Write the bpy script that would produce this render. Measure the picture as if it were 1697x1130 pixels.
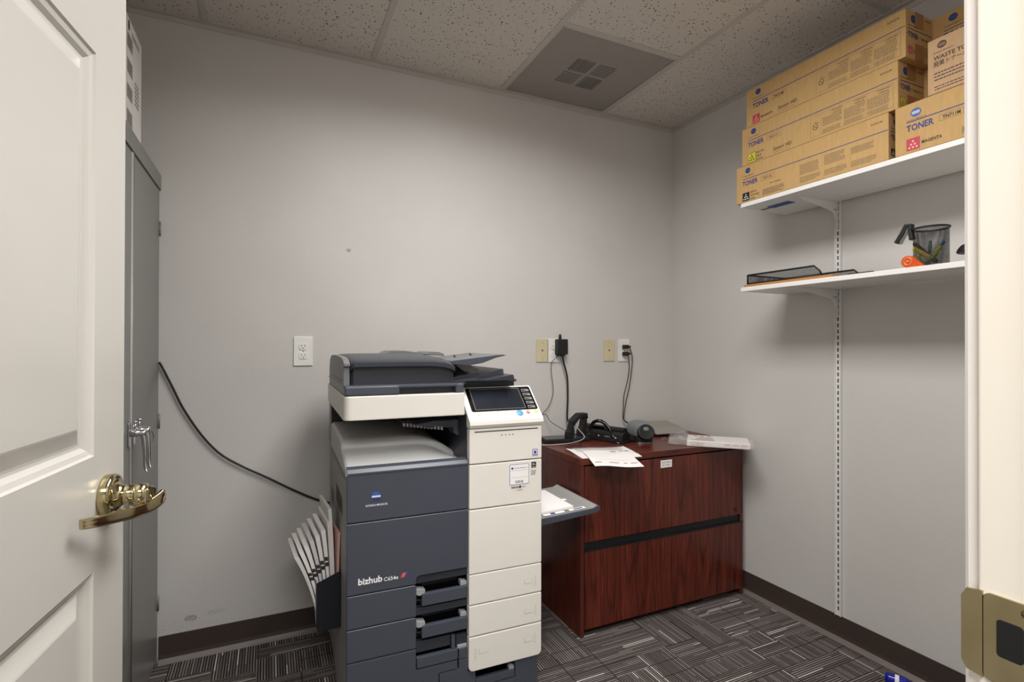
import bpy, bmesh, math, random
from mathutils import Vector, Matrix
random.seed(7)
for o in list(bpy.data.objects): bpy.data.objects.remove(o)
S = bpy.context.scene
COL = S.collection
R = math.radians

# ------------------------------------------------------------------ camera, world, lights, exposure
yaw, pitch, roll, F, SY = 0.4359, 0.004967, 0.0019826, 865.25, 3.02
fw = Vector((math.sin(yaw)*math.cos(pitch), math.cos(yaw)*math.cos(pitch), math.sin(pitch)))
rt = Vector((math.cos(yaw), -math.sin(yaw), 0)); up = rt.cross(fw)
rt2 = rt*math.cos(roll)+up*math.sin(roll); up2 = up*math.cos(roll)-rt*math.sin(roll)
cd = bpy.data.cameras.new('camera'); cam = bpy.data.objects.new('camera', cd); COL.objects.link(cam)
cam.matrix_world = Matrix(((rt2.x, up2.x, -fw.x, -2.1524), (rt2.y, up2.y, -fw.y, -2.3878), (rt2.z, up2.z, -fw.z, 1.22), (0, 0, 0, 1)))
cd.sensor_width = 36; cd.lens = F/1697*36; cd.shift_y = SY/1697; cd.clip_start = 0.02
S.camera = cam
W = bpy.data.worlds.new('world'); S.world = W; W.use_nodes = True
W.node_tree.nodes['Background'].inputs[0].default_value = (1.0, 0.99, 0.97, 1)
W.node_tree.nodes['Background'].inputs[1].default_value = 0.3
S.view_settings.view_transform = 'Standard'; S.view_settings.look = 'None'
S.view_settings.gamma = 1; S.view_settings.use_curve_mapping = False
S.view_settings.exposure = 0.42
ROOM_LIGHT = 24.0
HALL_LIGHT = 48.0

def area(name, loc, sx, sy, power, color, spread=180):
    l = bpy.data.lights.new(name, 'AREA'); l.shape = 'RECTANGLE'; l.size = sx; l.size_y = sy
    l.energy = power; l.color = color; l.spread = math.radians(spread)
    o = bpy.data.objects.new(name, l); COL.objects.link(o); o.location = loc
    return o
area('troffer_lamp', (-1.421, -1.40, 2.465), 0.56, 1.15, ROOM_LIGHT, (1.0, 0.99, 0.975), 165)
area('hall_lamp', (-2.35, -3.0, 2.465), 1.15, 0.56, HALL_LIGHT, (1.0, 0.99, 0.975))

# ------------------------------------------------------------------ materials
def srgb(r, g, b):
    f = lambda c: (c/255/12.92) if c/255 <= .04045 else ((c/255+.055)/1.055)**2.4
    return (f(r), f(g), f(b), 1)
class NT:
    def __init__(s, name):
        s.m = bpy.data.materials.new(name); s.m.use_nodes = True; s.t = s.m.node_tree
        s.b = s.t.nodes['Principled BSDF']
    def n(s, typ, **kw):
        x = s.t.nodes.new(typ)
        for k, v in kw.items():
            if k.startswith('i_'):
                k2 = k[2:]; x.inputs[int(k2) if k2.isdigit() else k2].default_value = v
            else: setattr(x, k, v)
        return x
    def l(s, a, b): s.t.links.new(a, b)
    def math(s, op, a, b=None, c=None):
        x = s.t.nodes.new('ShaderNodeMath'); x.operation = op
        for i, v in enumerate((a, b, c)):
            if v is None: continue
            if isinstance(v, (int, float)): x.inputs[i].default_value = v
            else: s.l(v, x.inputs[i])
        return x.outputs[0]
    def pos(s, kind='Object'):
        return s.n('ShaderNodeTexCoord').outputs[kind]
    def mapping(s, src, scale=(1, 1, 1), loc=(0, 0, 0), rot=(0, 0, 0)):
        x = s.n('ShaderNodeMapping'); x.inputs['Scale'].default_value = scale
        x.inputs['Location'].default_value = loc; x.inputs['Rotation'].default_value = rot
        s.l(src, x.inputs['Vector']); return x.outputs[0]
    def noise(s, vec, scale, detail=2, rough=.5, dist=0):
        x = s.n('ShaderNodeTexNoise'); x.inputs['Scale'].default_value = scale
        x.inputs['Detail'].default_value = detail; x.inputs['Roughness'].default_value = rough
        x.inputs['Distortion'].default_value = dist
        s.l(vec, x.inputs['Vector']); return x.outputs[0]
    def ramp(s, fac, stops, interp='LINEAR'):
        x = s.n('ShaderNodeValToRGB'); x.color_ramp.interpolation = interp
        e = x.color_ramp.elements
        while len(e) < len(stops): e.new(.5)
        for i, (p, c) in enumerate(stops): e[i].position = p; e[i].color = c
        s.l(fac, x.inputs[0]); return x.outputs[0]
    def mix(s, fac, a, b, mode='MIX'):
        x = s.n('ShaderNodeMix'); x.data_type = 'RGBA'; x.blend_type = mode
        for v, i in ((fac, 0), (a, 6), (b, 7)):
            if isinstance(v, (int, float, tuple)): x.inputs[i].default_value = v
            else: s.l(v, x.inputs[i])
        return x.outputs[2]
    def bump(s, h, strength=.2, dist=.001):
        x = s.n('ShaderNodeBump'); x.inputs['Strength'].default_value = strength
        x.inputs['Distance'].default_value = dist
        s.l(h, x.inputs['Height']); s.l(x.outputs[0], s.b.inputs['Normal'])
def mat(name, col, rough=.5, metal=0, bump=0, bscale=400, vary=.04, spec=.5, coat=0):
    t = NT(name); c = srgb(*col)
    p = t.pos('Object')
    nz = t.noise(p, 9, 3)
    lo = tuple(max(0, x*(1-vary)) for x in c[:3])+(1,); hi = tuple(min(1, x*(1+vary)) for x in c[:3])+(1,)
    t.l(t.ramp(nz, [(.3, lo), (.7, hi)]), t.b.inputs['Base Color'])
    t.b.inputs['Roughness'].default_value = rough; t.b.inputs['Metallic'].default_value = metal
    t.b.inputs['Specular IOR Level'].default_value = spec
    t.b.inputs['Coat Weight'].default_value = coat
    if bump: t.bump(t.noise(p, bscale, 2), bump, .0006)
    return t.m

M = {}
def wallmat():
    t = NT('painted_wall'); p = t.pos('Object')
    base = t.ramp(t.noise(p, 2.2, 4), [(.3, srgb(203, 199, 195)), (.7, srgb(208, 205, 201))])
    t.l(base, t.b.inputs['Base Color'])
    t.b.inputs['Roughness'].default_value = .55
    t.b.inputs['Specular IOR Level'].default_value = .35
    h = t.math('ADD', t.noise(p, 170, 3, .6), t.math('MULTIPLY', t.noise(p, 60, 2), .6))
    t.bump(h, .35, .0012)
    return t
M['wall'] = wallmat().m
def wallback():
    t = wallmat(); t.m.name = 'painted_wall_with_scuffs'
    p = t.pos('Object')
    base = t.b.inputs['Base Color'].links[0].from_socket
    sep = t.n('ShaderNodeSeparateXYZ'); t.l(p, sep.inputs[0])
    fac = None
    # scuffs: centre x, z, half width, half height, threshold
    for cx, cz, hx, hz, th, st in ((-2.425, .150, .022, .012, .45, .5), (-2.34, .158, .035, .009, .52, .35), (-2.46, .125, .08, .045, .66, .8),
                               (-1.836, 1.638, .010, .009, .45, .6), (-2.1, .20, .05, .03, .68, .6), (-1.35, 1.25, .06, .04, .72, .5), (-2.08, .93, .02, .05, .66, .35)):
        dx = t.math('DIVIDE', t.math('ABSOLUTE', t.math('SUBTRACT', sep.outputs[0], cx)), hx)
        dz = t.math('DIVIDE', t.math('ABSOLUTE', t.math('SUBTRACT', sep.outputs[2], cz)), hz)
        ins = t.math('LESS_THAN', t.math('ADD', t.math('MULTIPLY', dx, dx), t.math('MULTIPLY', dz, dz)), 1.0)
        nz = t.math('GREATER_THAN', t.noise(p, 190, 2), th)
        v = t.math('MULTIPLY', t.math('MULTIPLY', ins, nz), st)
        fac = v if fac is None else t.math('MAXIMUM', fac, v)
    t.l(t.mix(fac, base, srgb(95, 88, 82)), t.b.inputs['Base Color'])
    return t.m
M['wall_scuffed'] = wallback()

def ceilmat():
    t = NT('mineral_ceiling_tile'); p = t.pos('Object')
    v = t.n('ShaderNodeTexVoronoi'); v.inputs['Scale'].default_value = 105
    t.l(t.mapping(p, rot=(0, 0, .3)), v.inputs['Vector'])
    rnd = t.n('ShaderNodeSeparateColor'); t.l(v.outputs['Color'], rnd.inputs[0])
    rad = t.math('MULTIPLY', t.math('SUBTRACT', rnd.outputs[0], .18), .46)
    wob = t.math('ADD', v.outputs['Distance'], t.math('MULTIPLY', t.noise(p, 260, 2), .16))
    pit = t.math('LESS_THAN', t.math('SUBTRACT', wob, .05), rad)
    n2 = t.noise(p, 300, 2)
    base = t.mix(n2, srgb(204, 197, 188), srgb(220, 213, 205))
    t.l(t.mix(pit, base, srgb(84, 72, 60)), t.b.inputs['Base Color'])
    t.b.inputs['Roughness'].default_value = .95
    t.b.inputs['Specular IOR Level'].default_value = .1
    t.bump(t.math('SUBTRACT', t.math('MULTIPLY', n2, .3), pit), .6, .0015)
    return t.m
M['tile'] = ceilmat()

def carpet():
    t = NT('striped_carpet'); p = t.pos('Object')
    # slight wobble of the pile
    sep = t.n('ShaderNodeSeparateXYZ'); t.l(p, sep.inputs[0])
    X, Y = sep.outputs[0], sep.outputs[1]
    def wn(*a):
        c = t.n('ShaderNodeCombineXYZ')
        for i, v in enumerate(a):
            if isinstance(v, (int, float)): c.inputs[i].default_value = v
            else: t.l(v, c.inputs[i])
        w = t.n('ShaderNodeTexWhiteNoise'); w.noise_dimensions = '3D'; t.l(c.outputs[0], w.inputs[0]); return w.outputs[0]
    fl = lambda v, s, o=0: t.math('FLOOR', t.math('MULTIPLY', t.math('ADD', v, o), 1/s))
    # big quarter turned squares
    bigx, bigy = fl(X, .30, .09), fl(Y, .30, .13)
    r1 = wn(bigx, bigy, 1)
    smx, smy = fl(X, .15, .09), fl(Y, .075, .13)
    r2 = wn(smx, smy, 2)
    par = t.math('FLOORED_MODULO', t.math('ADD', bigx, bigy), 2)
    direc = t.math('GREATER_THAN', t.math('ADD', t.math('MULTIPLY', par, .55), t.math('MULTIPLY', r1, .55)), .52)
    flip = t.math('GREATER_THAN', r2, .80)
    direc = t.math('ABSOLUTE', t.math('SUBTRACT', direc, flip))
    def stripes(A, B, seed):
        idx = fl(A, .0095)
        segoff = wn(idx, seed, 3)
        seg = t.math('FLOOR', t.math('ADD', t.math('MULTIPLY', B, 1/.22), t.math('MULTIPLY', segoff, 5)))
        rr = wn(idx, seg, seed+4)
        frac = t.math('FRACT', t.math('MULTIPLY', A, 1/.0095))
        tri = t.math('ABSOLUTE', t.math('SUBTRACT', frac, .5))
        col = t.ramp(rr, [(0, srgb(112, 104, 101)), (.35, srgb(140, 132, 128)), (.6, srgb(156, 148, 143)), (.82, srgb(124, 116, 113)), (.95, srgb(222, 217, 212))], 'CONSTANT')
        dark = t.math('GREATER_THAN', tri, .24)
        darkc = t.ramp(wn(idx, 3, seed), [(0, srgb(46, 42, 41)), (.5, srgb(64, 58, 57)), (.8, srgb(30, 27, 27))], 'CONSTANT')
        return t.mix(dark, col, darkc)
    cx = stripes(X, Y, 11); cy = stripes(Y, X, 23)
    c = t.mix(direc, cx, cy)
    # dark seams of small blocks
    sx = t.math('LESS_THAN', t.math('FRACT', t.math('MULTIPLY', t.math('ADD', X, .09), 1/.15)), .035)
    on = t.math('GREATER_THAN', wn(smx, fl(Y, .15, .13), 8), .5)
    sy = t.math('LESS_THAN', t.math('FRACT', t.math('MULTIPLY', t.math('ADD', Y, .13), 1/.075)), .06)
    on2 = t.math('GREATER_THAN', wn(smx, smy, 9), .62)
    seam = t.math('MAXIMUM', t.math('MULTIPLY', sx, on), t.math('MULTIPLY', sy, on2))
    c = t.mix(t.math('MULTIPLY', seam, .8), c, srgb(30, 26, 26))
    pile = t.noise(p, 420, 2)
    c = t.mix(t.math('MULTIPLY', pile, .35), c, srgb(86, 79, 77))
    t.l(c, t.b.inputs['Base Color'])
    t.b.inputs['Roughness'].default_value = 1; t.b.inputs['Specular IOR Level'].default_value = .05
    t.bump(pile, .8, .003)
    return t.m
M['carpet'] = carpet()

def wood(name, vertical=True, offs=0, dark=0):
    t = NT(name); p = t.pos('Object')
    q = t.mapping(p, loc=(offs, offs*.7, offs*.3))
    sep = t.n('ShaderNodeSeparateXYZ'); t.l(q, sep.inputs[0])
    sc = (1.5, 1, .13) if vertical else (.13, 1.5, 1)
    warp = t.noise(t.mapping(q, scale=sc), 4.2, 1.5, .45)
    rings = t.math('FRACT', t.math('MULTIPLY', warp, 15))
    rings = t.math('SUBTRACT', .5, t.math('POWER', t.math('MULTIPLY', t.math('ABSOLUTE', t.math('SUBTRACT', rings, .5)), 2), 4))
    sc2 = (1, 1, .03) if vertical else (.03, 1, 1)
    grain = t.noise(t.mapping(q, scale=sc2), 260, 3, .65)
    soft = t.noise(t.mapping(q, scale=sc2), 40, 2, .6)
    v = t.math('ADD', t.math('ADD', t.math('ADD', t.math('MULTIPLY', rings, .13), .065), t.math('MULTIPLY', grain, .70)), t.math('MULTIPLY', soft, .27))
    a, b, c, d = (30, 10, 7), (72, 27, 18), (100, 42, 28), (128, 62, 44)
    t.l(t.ramp(v, [(.34, srgb(*a)), (.50, srgb(*b)), (.66, srgb(*c)), (.84, srgb(*d))]), t.b.inputs['Base Color'])
    t.b.inputs['Roughness'].default_value = .32
    t.b.inputs['Specular IOR Level'].default_value = .45
    t.bump(grain, .08, .0004)
    return t.m
M['wood'] = wood('mahogany_laminate')
M['wood_side'] = wood('mahogany_laminate_side', True, 3.3)
M['wood_top'] = wood('mahogany_laminate_top', False, 1.7)
M['wood_trim'] = mat('mahogany_edge_banding', (84, 36, 30), .35)

M['trimgrey'] = mat('aluminium_grey_ceiling_grid', (192, 187, 180), .6)
M['base_brown'] = mat('brown_vinyl_base', (66, 55, 50), .45, bump=.15, bscale=60)
M['base_toe'] = mat('brown_vinyl_base_toe', (112, 102, 97), .4)
M['doorwhite'] = mat('satin_white_door_paint', (196, 192, 185), .28, vary=.01)
M['jamb'] = mat('cream_jamb_paint', (238, 231, 218), .4, vary=.01)
M['jambcase'] = mat('casing_paint', (240, 234, 228), .4, vary=.01)
M['locker'] = mat('grey_enamelled_steel', (120, 119, 116), .33, vary=.02)
M['chrome'] = mat('chrome', (225, 226, 230), .08, 1)
def brass():
    t = NT('polished_brass'); p = t.pos('Object')
    t.l(t.ramp(t.noise(p, 14, 2), [(.3, srgb(176, 163, 124)), (.7, srgb(190, 178, 142))]), t.b.inputs['Base Color'])
    t.b.inputs['Metallic'].default_value = 1; t.b.inputs['Roughness'].default_value = .09
    return t.m
M['brass'] = brass()
M['shelf'] = mat('white_melamine', (232, 230, 226), .35, vary=.01)
M['steelwhite'] = mat('white_powder_coat', (226, 225, 222), .4, vary=.01)
M['slot'] = mat('dark_slot', (60, 58, 58), .8)
def cardboard(name, c):
    t = NT(name); p = t.pos('Object')
    f = t.noise(t.mapping(p, scale=(1, 1, .2)), 90, 3, .6)
    lo = tuple(v*.93 for v in srgb(*c)[:3])+(1,); hi = tuple(v*1.05 for v in srgb(*c)[:3])+(1,)
    t.l(t.ramp(f, [(.3, lo), (.7, hi)]), t.b.inputs['Base Color'])
    t.b.inputs['Roughness'].default_value = .8; t.b.inputs['Specular IOR Level'].default_value = .2
    return t.m
M['card'] = cardboard('kraft_cardboard', (190, 155, 104))
M['card_pink'] = cardboard('pinkish_kraft_cardboard', (190, 156, 120))
M['cardin'] = cardboard('kraft_cardboard_inner', (140, 98, 56))
M['tape'] = mat('brown_packing_tape', (150, 104, 60), .25)
M['ink_blue'] = mat('navy_ink', (44, 56, 120), .6)
M['ink_lblue'] = mat('blue_ink', (64, 96, 158), .6)
M['ink_dark'] = mat('dark_ink', (52, 46, 48), .6)
M['ink_grey'] = mat('grey_ink', (112, 94, 76), .6)
M['ink_brown'] = mat('brown_ink', (78, 56, 44), .6)
M['ink_mag'] = mat('magenta_ink', (188, 60, 76), .6)
M['ink_yel'] = mat('yellow_ink', (204, 196, 60), .6)
M['ink_black'] = mat('black_ink', (18, 17, 18), .6)
M['ink_white'] = mat('white_ink', (236, 236, 236), .5)
M['ink_pink'] = mat('pale_pink_ink', (226, 176, 160), .6)
M['ink_red'] = mat('red_ink', (206, 92, 78), .6)
M['ink_orange'] = mat('orange_ink', (230, 120, 60), .6)
M['ink_purple'] = mat('violet_ink', (120, 70, 170), .6)
M['navy'] = mat('charcoal_blue_plastic', (66, 70, 80), .38, bump=.12, bscale=900, vary=.02)
M['navy_dk'] = mat('dark_charcoal_plastic', (46, 49, 58), .35, bump=.1, bscale=900, vary=.02)
M['cream'] = mat('cream_white_plastic', (222, 218, 209), .42, bump=.06, bscale=900, vary=.01)
M['putty'] = mat('putty_grey_plastic', (172, 170, 164), .45, bump=.08, bscale=900, vary=.02)
M['traygrey'] = mat('light_grey_plastic', (188, 188, 187), .45, bump=.08, bscale=900, vary=.02)
M['sidegrey'] = mat('side_panel_grey', (150, 149, 145), .5, vary=.02)
M['midgrey'] = mat('medium_grey_plastic', (112, 114, 115), .45, vary=.02)
M['black'] = mat('matte_black_plastic', (18, 18, 20), .5)
M['glossblack'] = mat('glossy_black_plastic', (10, 10, 12), .12)
M['screen'] = mat('unlit_lcd_screen', (34, 37, 44), .12, vary=.15)
M['pouch'] = mat('black_document_pocket', (17, 20, 30), .45)
M['cable'] = mat('black_rubber_cable', (22, 21, 22), .45)
M['cablegrey'] = mat('grey_cable', (168, 164, 160), .4)
M['paper'] = mat('white_paper', (236, 232, 230), .7, vary=.01)
M['paper_dim'] = mat('offwhite_paper', (214, 210, 206), .7)
M['plate_white'] = mat('white_wall_plate', (232, 230, 226), .3)
M['plate_ivory'] = mat('ivory_wall_plate', (206, 194, 160), .35)
M['steel'] = mat('brushed_steel', (176, 172, 168), .3, 1)
M['buttonblue'] = mat('blue_button', (84, 152, 200), .35)
M['clearplastic_grey'] = mat('smoky_bracket_plastic', (150, 152, 156), .25)
def glassy(name, col, alpha, rough=.08):
    t = NT(name); t.b.inputs['Base Color'].default_value = srgb(*col)
    n = t.noise(t.pos('Object'), 30, 2)
    t.l(t.ramp(n, [(.35, srgb(*col)), (.7, srgb(*[min(255, c+8) for c in col]))]), t.b.inputs['Base Color'])
    t.b.inputs['Alpha'].default_value = alpha; t.b.inputs['Roughness'].default_value = rough
    return t.m
M['bag'] = glassy('clear_plastic_film', (225, 222, 220), .22, .10)
def meshmat(name, cell, solid):
    t = NT(name)
    t.b.inputs['Base Color'].default_value = srgb(20, 20, 22); t.b.inputs['Roughness'].default_value = .4
    p = t.pos('UV'); sep = t.n('ShaderNodeSeparateXYZ'); t.l(p, sep.inputs[0])
    a = t.math('ADD', sep.outputs[0], sep.outputs[1]); b = t.math('SUBTRACT', sep.outputs[0], sep.outputs[1])
    fa = t.math('FRACT', t.math('MULTIPLY', a, 1/cell)); fb = t.math('FRACT', t.math('MULTIPLY', b, 1/cell))
    m = t.math('MAXIMUM', t.math('LESS_THAN', fa, solid), t.math('LESS_THAN', fb, solid))
    t.l(m, t.b.inputs['Alpha'])
    return t.m
M['mesh'] = meshmat('black_wire_mesh', .0042, .35)

def lensmat():
    t = NT('frosted_diffuser_panel'); p = t.pos('Object')
    sep = t.n('ShaderNodeSeparateXYZ'); t.l(p, sep.inputs[0])
    fx = t.math('ABSOLUTE', t.math('SUBTRACT', t.math('FRACT', t.math('MULTIPLY', sep.outputs[0], 1/.006)), .5))
    fy = t.math('ABSOLUTE', t.math('SUBTRACT', t.math('FRACT', t.math('MULTIPLY', sep.outputs[1], 1/.006)), .5))
    h = t.math('ADD', t.math('MULTIPLY', fx, fx), t.math('MULTIPLY', fy, fy))
    hole = t.math('LESS_THAN', h, .055)
    t.l(t.mix(hole, srgb(176, 169, 164), srgb(112, 105, 100)), t.b.inputs['Base Color'])
    t.b.inputs['Roughness'].default_value = .4
    t.b.inputs['Alpha'].default_value = .30
    return t.m
M['lens'] = lensmat()
M['register'] = mat('dark_register_blade', (26, 22, 20), .7)
M['plenum'] = mat('grey_plenum_plate', (206, 198, 190), .7)
M['lampglow'] = NT('lit_troffer_lens').m
_b = M['lampglow'].node_tree.nodes['Principled BSDF']
_b.inputs['Emission Color'].default_value = (1, .96, .9, 1); _b.inputs['Emission Strength'].default_value = 1.5

# ------------------------------------------------------------------ mesh helpers
class MB:
    """collects shapes with several materials into one mesh"""
    def __init__(s, T=None): s.bm = bmesh.new(); s.mats = []; s.T = T or Matrix()
    def mi(s, m):
        m = M[m] if isinstance(m, str) else m
        if m not in s.mats: s.mats.append(m)
        return s.mats.index(m)
    def add(s, b, m, T=None, smooth=None):
        i = s.mi(m)
        for f in b.faces:
            f.material_index = i
            if smooth is not None: f.smooth = smooth
        b.transform(s.T @ T if T is not None else s.T)
        me = bpy.data.meshes.new('t'); b.to_mesh(me); b.free()
        s.bm.from_mesh(me); bpy.data.meshes.remove(me); return s
    def box(s, x, y, z, m, bev=0.0, seg=2, T=None):
        b = bmesh.new(); bmesh.ops.create_cube(b, size=1)
        sx, sy, sz = x[1]-x[0], y[1]-y[0], z[1]-z[0]
        for v in b.verts:
            v.co = Vector((x[0]+(v.co.x+.5)*sx, y[0]+(v.co.y+.5)*sy, z[0]+(v.co.z+.5)*sz))
        if sx*sy*sz < 0: bmesh.ops.reverse_faces(b, faces=b.faces)
        if bev:
            bmesh.ops.bevel(b, geom=list(b.edges), offset=min(bev, .45*min(abs(sx), abs(sy), abs(sz))), segments=seg, profile=.6, affect='EDGES')
        return s.add(b, m, T)
    def prism(s, pts, axis, a0, a1, m, bev=0.0, seg=2, T=None, smooth=False):
        """pts 2-D outline; axis x: (y,z), y: (x,z), z: (x,y)"""
        b = bmesh.new()
        def P(p, a):
            return {'x': (a, p[0], p[1]), 'y': (p[0], a, p[1]), 'z': (p[0], p[1], a)}[axis]
        v0 = [b.verts.new(P(p, a0)) for p in pts]; v1 = [b.verts.new(P(p, a1)) for p in pts]
        n = len(pts)
        caps = [b.faces.new(v0), b.faces.new(v1[::-1])]
        for i in range(n): b.faces.new((v0[i], v1[i], v1[(i+1) % n], v0[(i+1) % n]))
        bmesh.ops.recalc_face_normals(b, faces=b.faces)
        if bev:
            es = [e for e in b.edges if any(f in caps for f in e.link_faces)] if n > 8 else list(b.edges)
            bmesh.ops.bevel(b, geom=es, offset=bev, segments=seg, profile=.6, affect='EDGES')
        return s.add(b, m, T)
    def lathe(s, prof, m, T=None, n=32, caps=True):
        """prof: (r, z)"""
        b = bmesh.new(); rings = []
        for r, z in prof:
            rings.append([b.verts.new((r*math.cos(2*math.pi*k/n), r*math.sin(2*math.pi*k/n), z)) for k in range(n)])
        for a, c in zip(rings, rings[1:]):
            for k in range(n): b.faces.new((a[k], a[(k+1) % n], c[(k+1) % n], c[k]))
        if caps: b.faces.new(rings[0][::-1]); b.faces.new(rings[-1])
        bmesh.ops.recalc_face_normals(b, faces=b.faces)
        for f in b.faces:
            f.smooth = len(f.verts) == 4
        return s.add(b, m, T)
    def tube(s, pts, r, m, n=10, smoothpath=True, T=None, closed=False, sub=6):
        P = [Vector(p) for p in pts]
        rr = r if isinstance(r, (list, tuple)) else [r]*len(P)
        if smoothpath and len(P) > 2:
            Q, RR = [], []
            K = len(P)
            rng = range(K) if closed else range(K-1)
            for i in rng:
                g = (lambda j: P[j % K]) if closed else (lambda j: P[max(0, min(K-1, j))])
                p0, p1, p2, p3 = g(i-1), g(i), g(i+1), g(i+2)
                for k in range(sub):
                    t = k/sub
                    Q.append(.5*((2*p1)+(-p0+p2)*t+(2*p0-5*p1+4*p2-p3)*t*t+(-p0+3*p1-3*p2+p3)*t**3))
                    RR.append(rr[i]*(1-t)+rr[(i+1) % K]*t)
            if not closed: Q.append(P[-1]); RR.append(rr[-1])
            P, rr = Q, RR
        b = bmesh.new(); rings = []; N = len(P)
        up_ = Vector((0, 0, 1)); t0 = (P[1]-P[0]).normalized()
        nrm = t0.orthogonal().normalized()
        for i in range(N):
            if closed: tg = (P[(i+1) % N]-P[i-1]).normalized()
            else: tg = (P[min(N-1, i+1)]-P[max(0, i-1)]).normalized()
            nrm = (nrm-tg*nrm.dot(tg))
            nrm = nrm.normalized() if nrm.length > 1e-6 else tg.orthogonal().normalized()
            bi = tg.cross(nrm)
            rings.append([b.verts.new(P[i]+(nrm*math.cos(2*math.pi*k/n)+bi*math.sin(2*math.pi*k/n))*rr[i]) for k in range(n)])
        for i in range(N if closed else N-1):
            a, c = rings[i], rings[(i+1) % N]
            for k in range(n):
                f = b.faces.new((a[k], a[(k+1) % n], c[(k+1) % n], c[k])); f.smooth = True
        if not closed: b.faces.new(rings[0][::-1]); b.faces.new(rings[-1])
        bmesh.ops.recalc_face_normals(b, faces=b.faces)
        return s.add(b, m, T)
    def grid(s, fn, nu, nv, m, thick=0, T=None, smooth=True):
        b = bmesh.new()
        vs = [[b.verts.new(fn(i/nu, j/nv)) for j in range(nv+1)] for i in range(nu+1)]
        for i in range(nu):
            for j in range(nv):
                f = b.faces.new((vs[i][j], vs[i+1][j], vs[i+1][j+1], vs[i][j+1])); f.smooth = smooth
        if thick:
            bmesh.ops.recalc_face_normals(b, faces=b.faces)
            g = bmesh.ops.solidify(b, geom=list(b.faces), thickness=thick)
        return s.add(b, m, T)
    def text(s, body, m, T, width=None, height=.01, align='LEFT', lift=.0005):
        bold = .026 if body in ('TONER', 'WASTE TONER BOX', 'bizhub', 'MAGENTA', 'TN711M') else .008
        """text in the local xy plane of T, reading along +x"""
        key = (body, align)
        if key not in _TX:
            c = bpy.data.curves.new('t', 'FONT'); c.body = body; c.size = 1; c.offset = bold; c.align_x = align; c.resolution_u = 2
            o = bpy.data.objects.new('t', c); COL.objects.link(o)
            bpy.context.view_layer.update()
            dg = bpy.context.evaluated_depsgraph_get()
            me = bpy.data.meshes.new_from_object(o.evaluated_get(dg))
            bpy.data.objects.remove(o); bpy.data.curves.remove(c); _TX[key] = me
        me = _TX[key]
        if len(me.vertices) == 0: return s
        b = bmesh.new(); b.from_mesh(me)
        x0 = min(v.co.x for v in b.verts); x1 = max(v.co.x for v in b.verts)
        capH = .72
        sy = height/capH; sx = (width/(x1-x0)) if width else sy
        for v in b.verts: v.co = Vector(((v.co.x-(x0 if width and align == 'LEFT' else 0))*sx, v.co.y*sy, lift))
        return s.add(b, m, T)
    def rect(s, x0, x1, y0, y1, m, T, lift=.0004):
        b = bmesh.new(); vs = [b.verts.new((x, y, lift)) for x, y in ((x0, y0), (x1, y0), (x1, y1), (x0, y1))]
        b.faces.new(vs); return s.add(b, m, T)
    def frame(s, x0, x1, y0, y1, w, m, T, lift=.0004):
        s.rect(x0, x1, y0, y0+w, m, T, lift); s.rect(x0, x1, y1-w, y1, m, T, lift)
        s.rect(x0, x0+w, y0+w, y1-w, m, T, lift); s.rect(x1-w, x1, y0+w, y1-w, m, T, lift); return s
    def disc(s, cx, cy, rx, ry, m, T, lift=.0004, n=28):
        b = bmesh.new(); b.faces.new([b.verts.new((cx+rx*math.cos(2*math.pi*k/n), cy+ry*math.sin(2*math.pi*k/n), lift)) for k in range(n)])
        return s.add(b, m, T)
    def build(s, name, parent=None, smooth=False, loc=None):
        me = bpy.data.meshes.new(name)
        if loc is not None:
            s.bm.transform(Matrix.Translation(-Vector(loc)))
        s.bm.to_mesh(me); s.bm.free()
        for m in s.mats: me.materials.append(m)
        o = bpy.data.objects.new(name, me); COL.objects.link(o)
        if loc is not None: o.location = loc
        if parent: o.parent = parent
        if smooth:
            for p in me.polygons: p.use_smooth = True
        return o
_TX = {}
def thing(name, label, cat, loc=(0, 0, 0), rotz=0, group=None):
    o = bpy.data.objects.new(name, None); COL.objects.link(o); o.empty_display_size = .05
    o.location = loc; o.rotation_euler = (0, 0, rotz)
    return tag(o, label, cat, group)
def tag(o, label, cat, group=None):
    o['label'] = label; o['category'] = cat
    if group: o['group'] = group
    return o
def struct(o): o['kind'] = 'structure'; return o
def rrect(x0, x1, y0, y1, r, n=5, corners='abcd'):
    """rounded rectangle outline; a=bl b=br c=tr d=tl rounded"""
    pts = []
    for key, cx, cy, a0 in (('a', x0+r, y0+r, 180), ('b', x1-r, y0+r, 270), ('c', x1-r, y1-r, 0), ('d', x0+r, y1-r, 90)):
        if key in corners:
            for k in range(n+1):
                a = R(a0+90*k/n); pts.append((cx+r*math.cos(a), cy+r*math.sin(a)))
        else:
            pts.append({'a': (x0, y0), 'b': (x1, y0), 'c': (x1, y1), 'd': (x0, y1)}[key])
    return pts
def face_T(origin, xdir, ydir):
    x = Vector(xdir).normalized(); y = Vector(ydir).normalized(); z = x.cross(y)
    o = Vector(origin)
    return Matrix(((x.x, y.x, z.x, o.x), (x.y, y.y, z.y, o.y), (x.z, y.z, z.z, o.z), (0, 0, 0, 1)))

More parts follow.
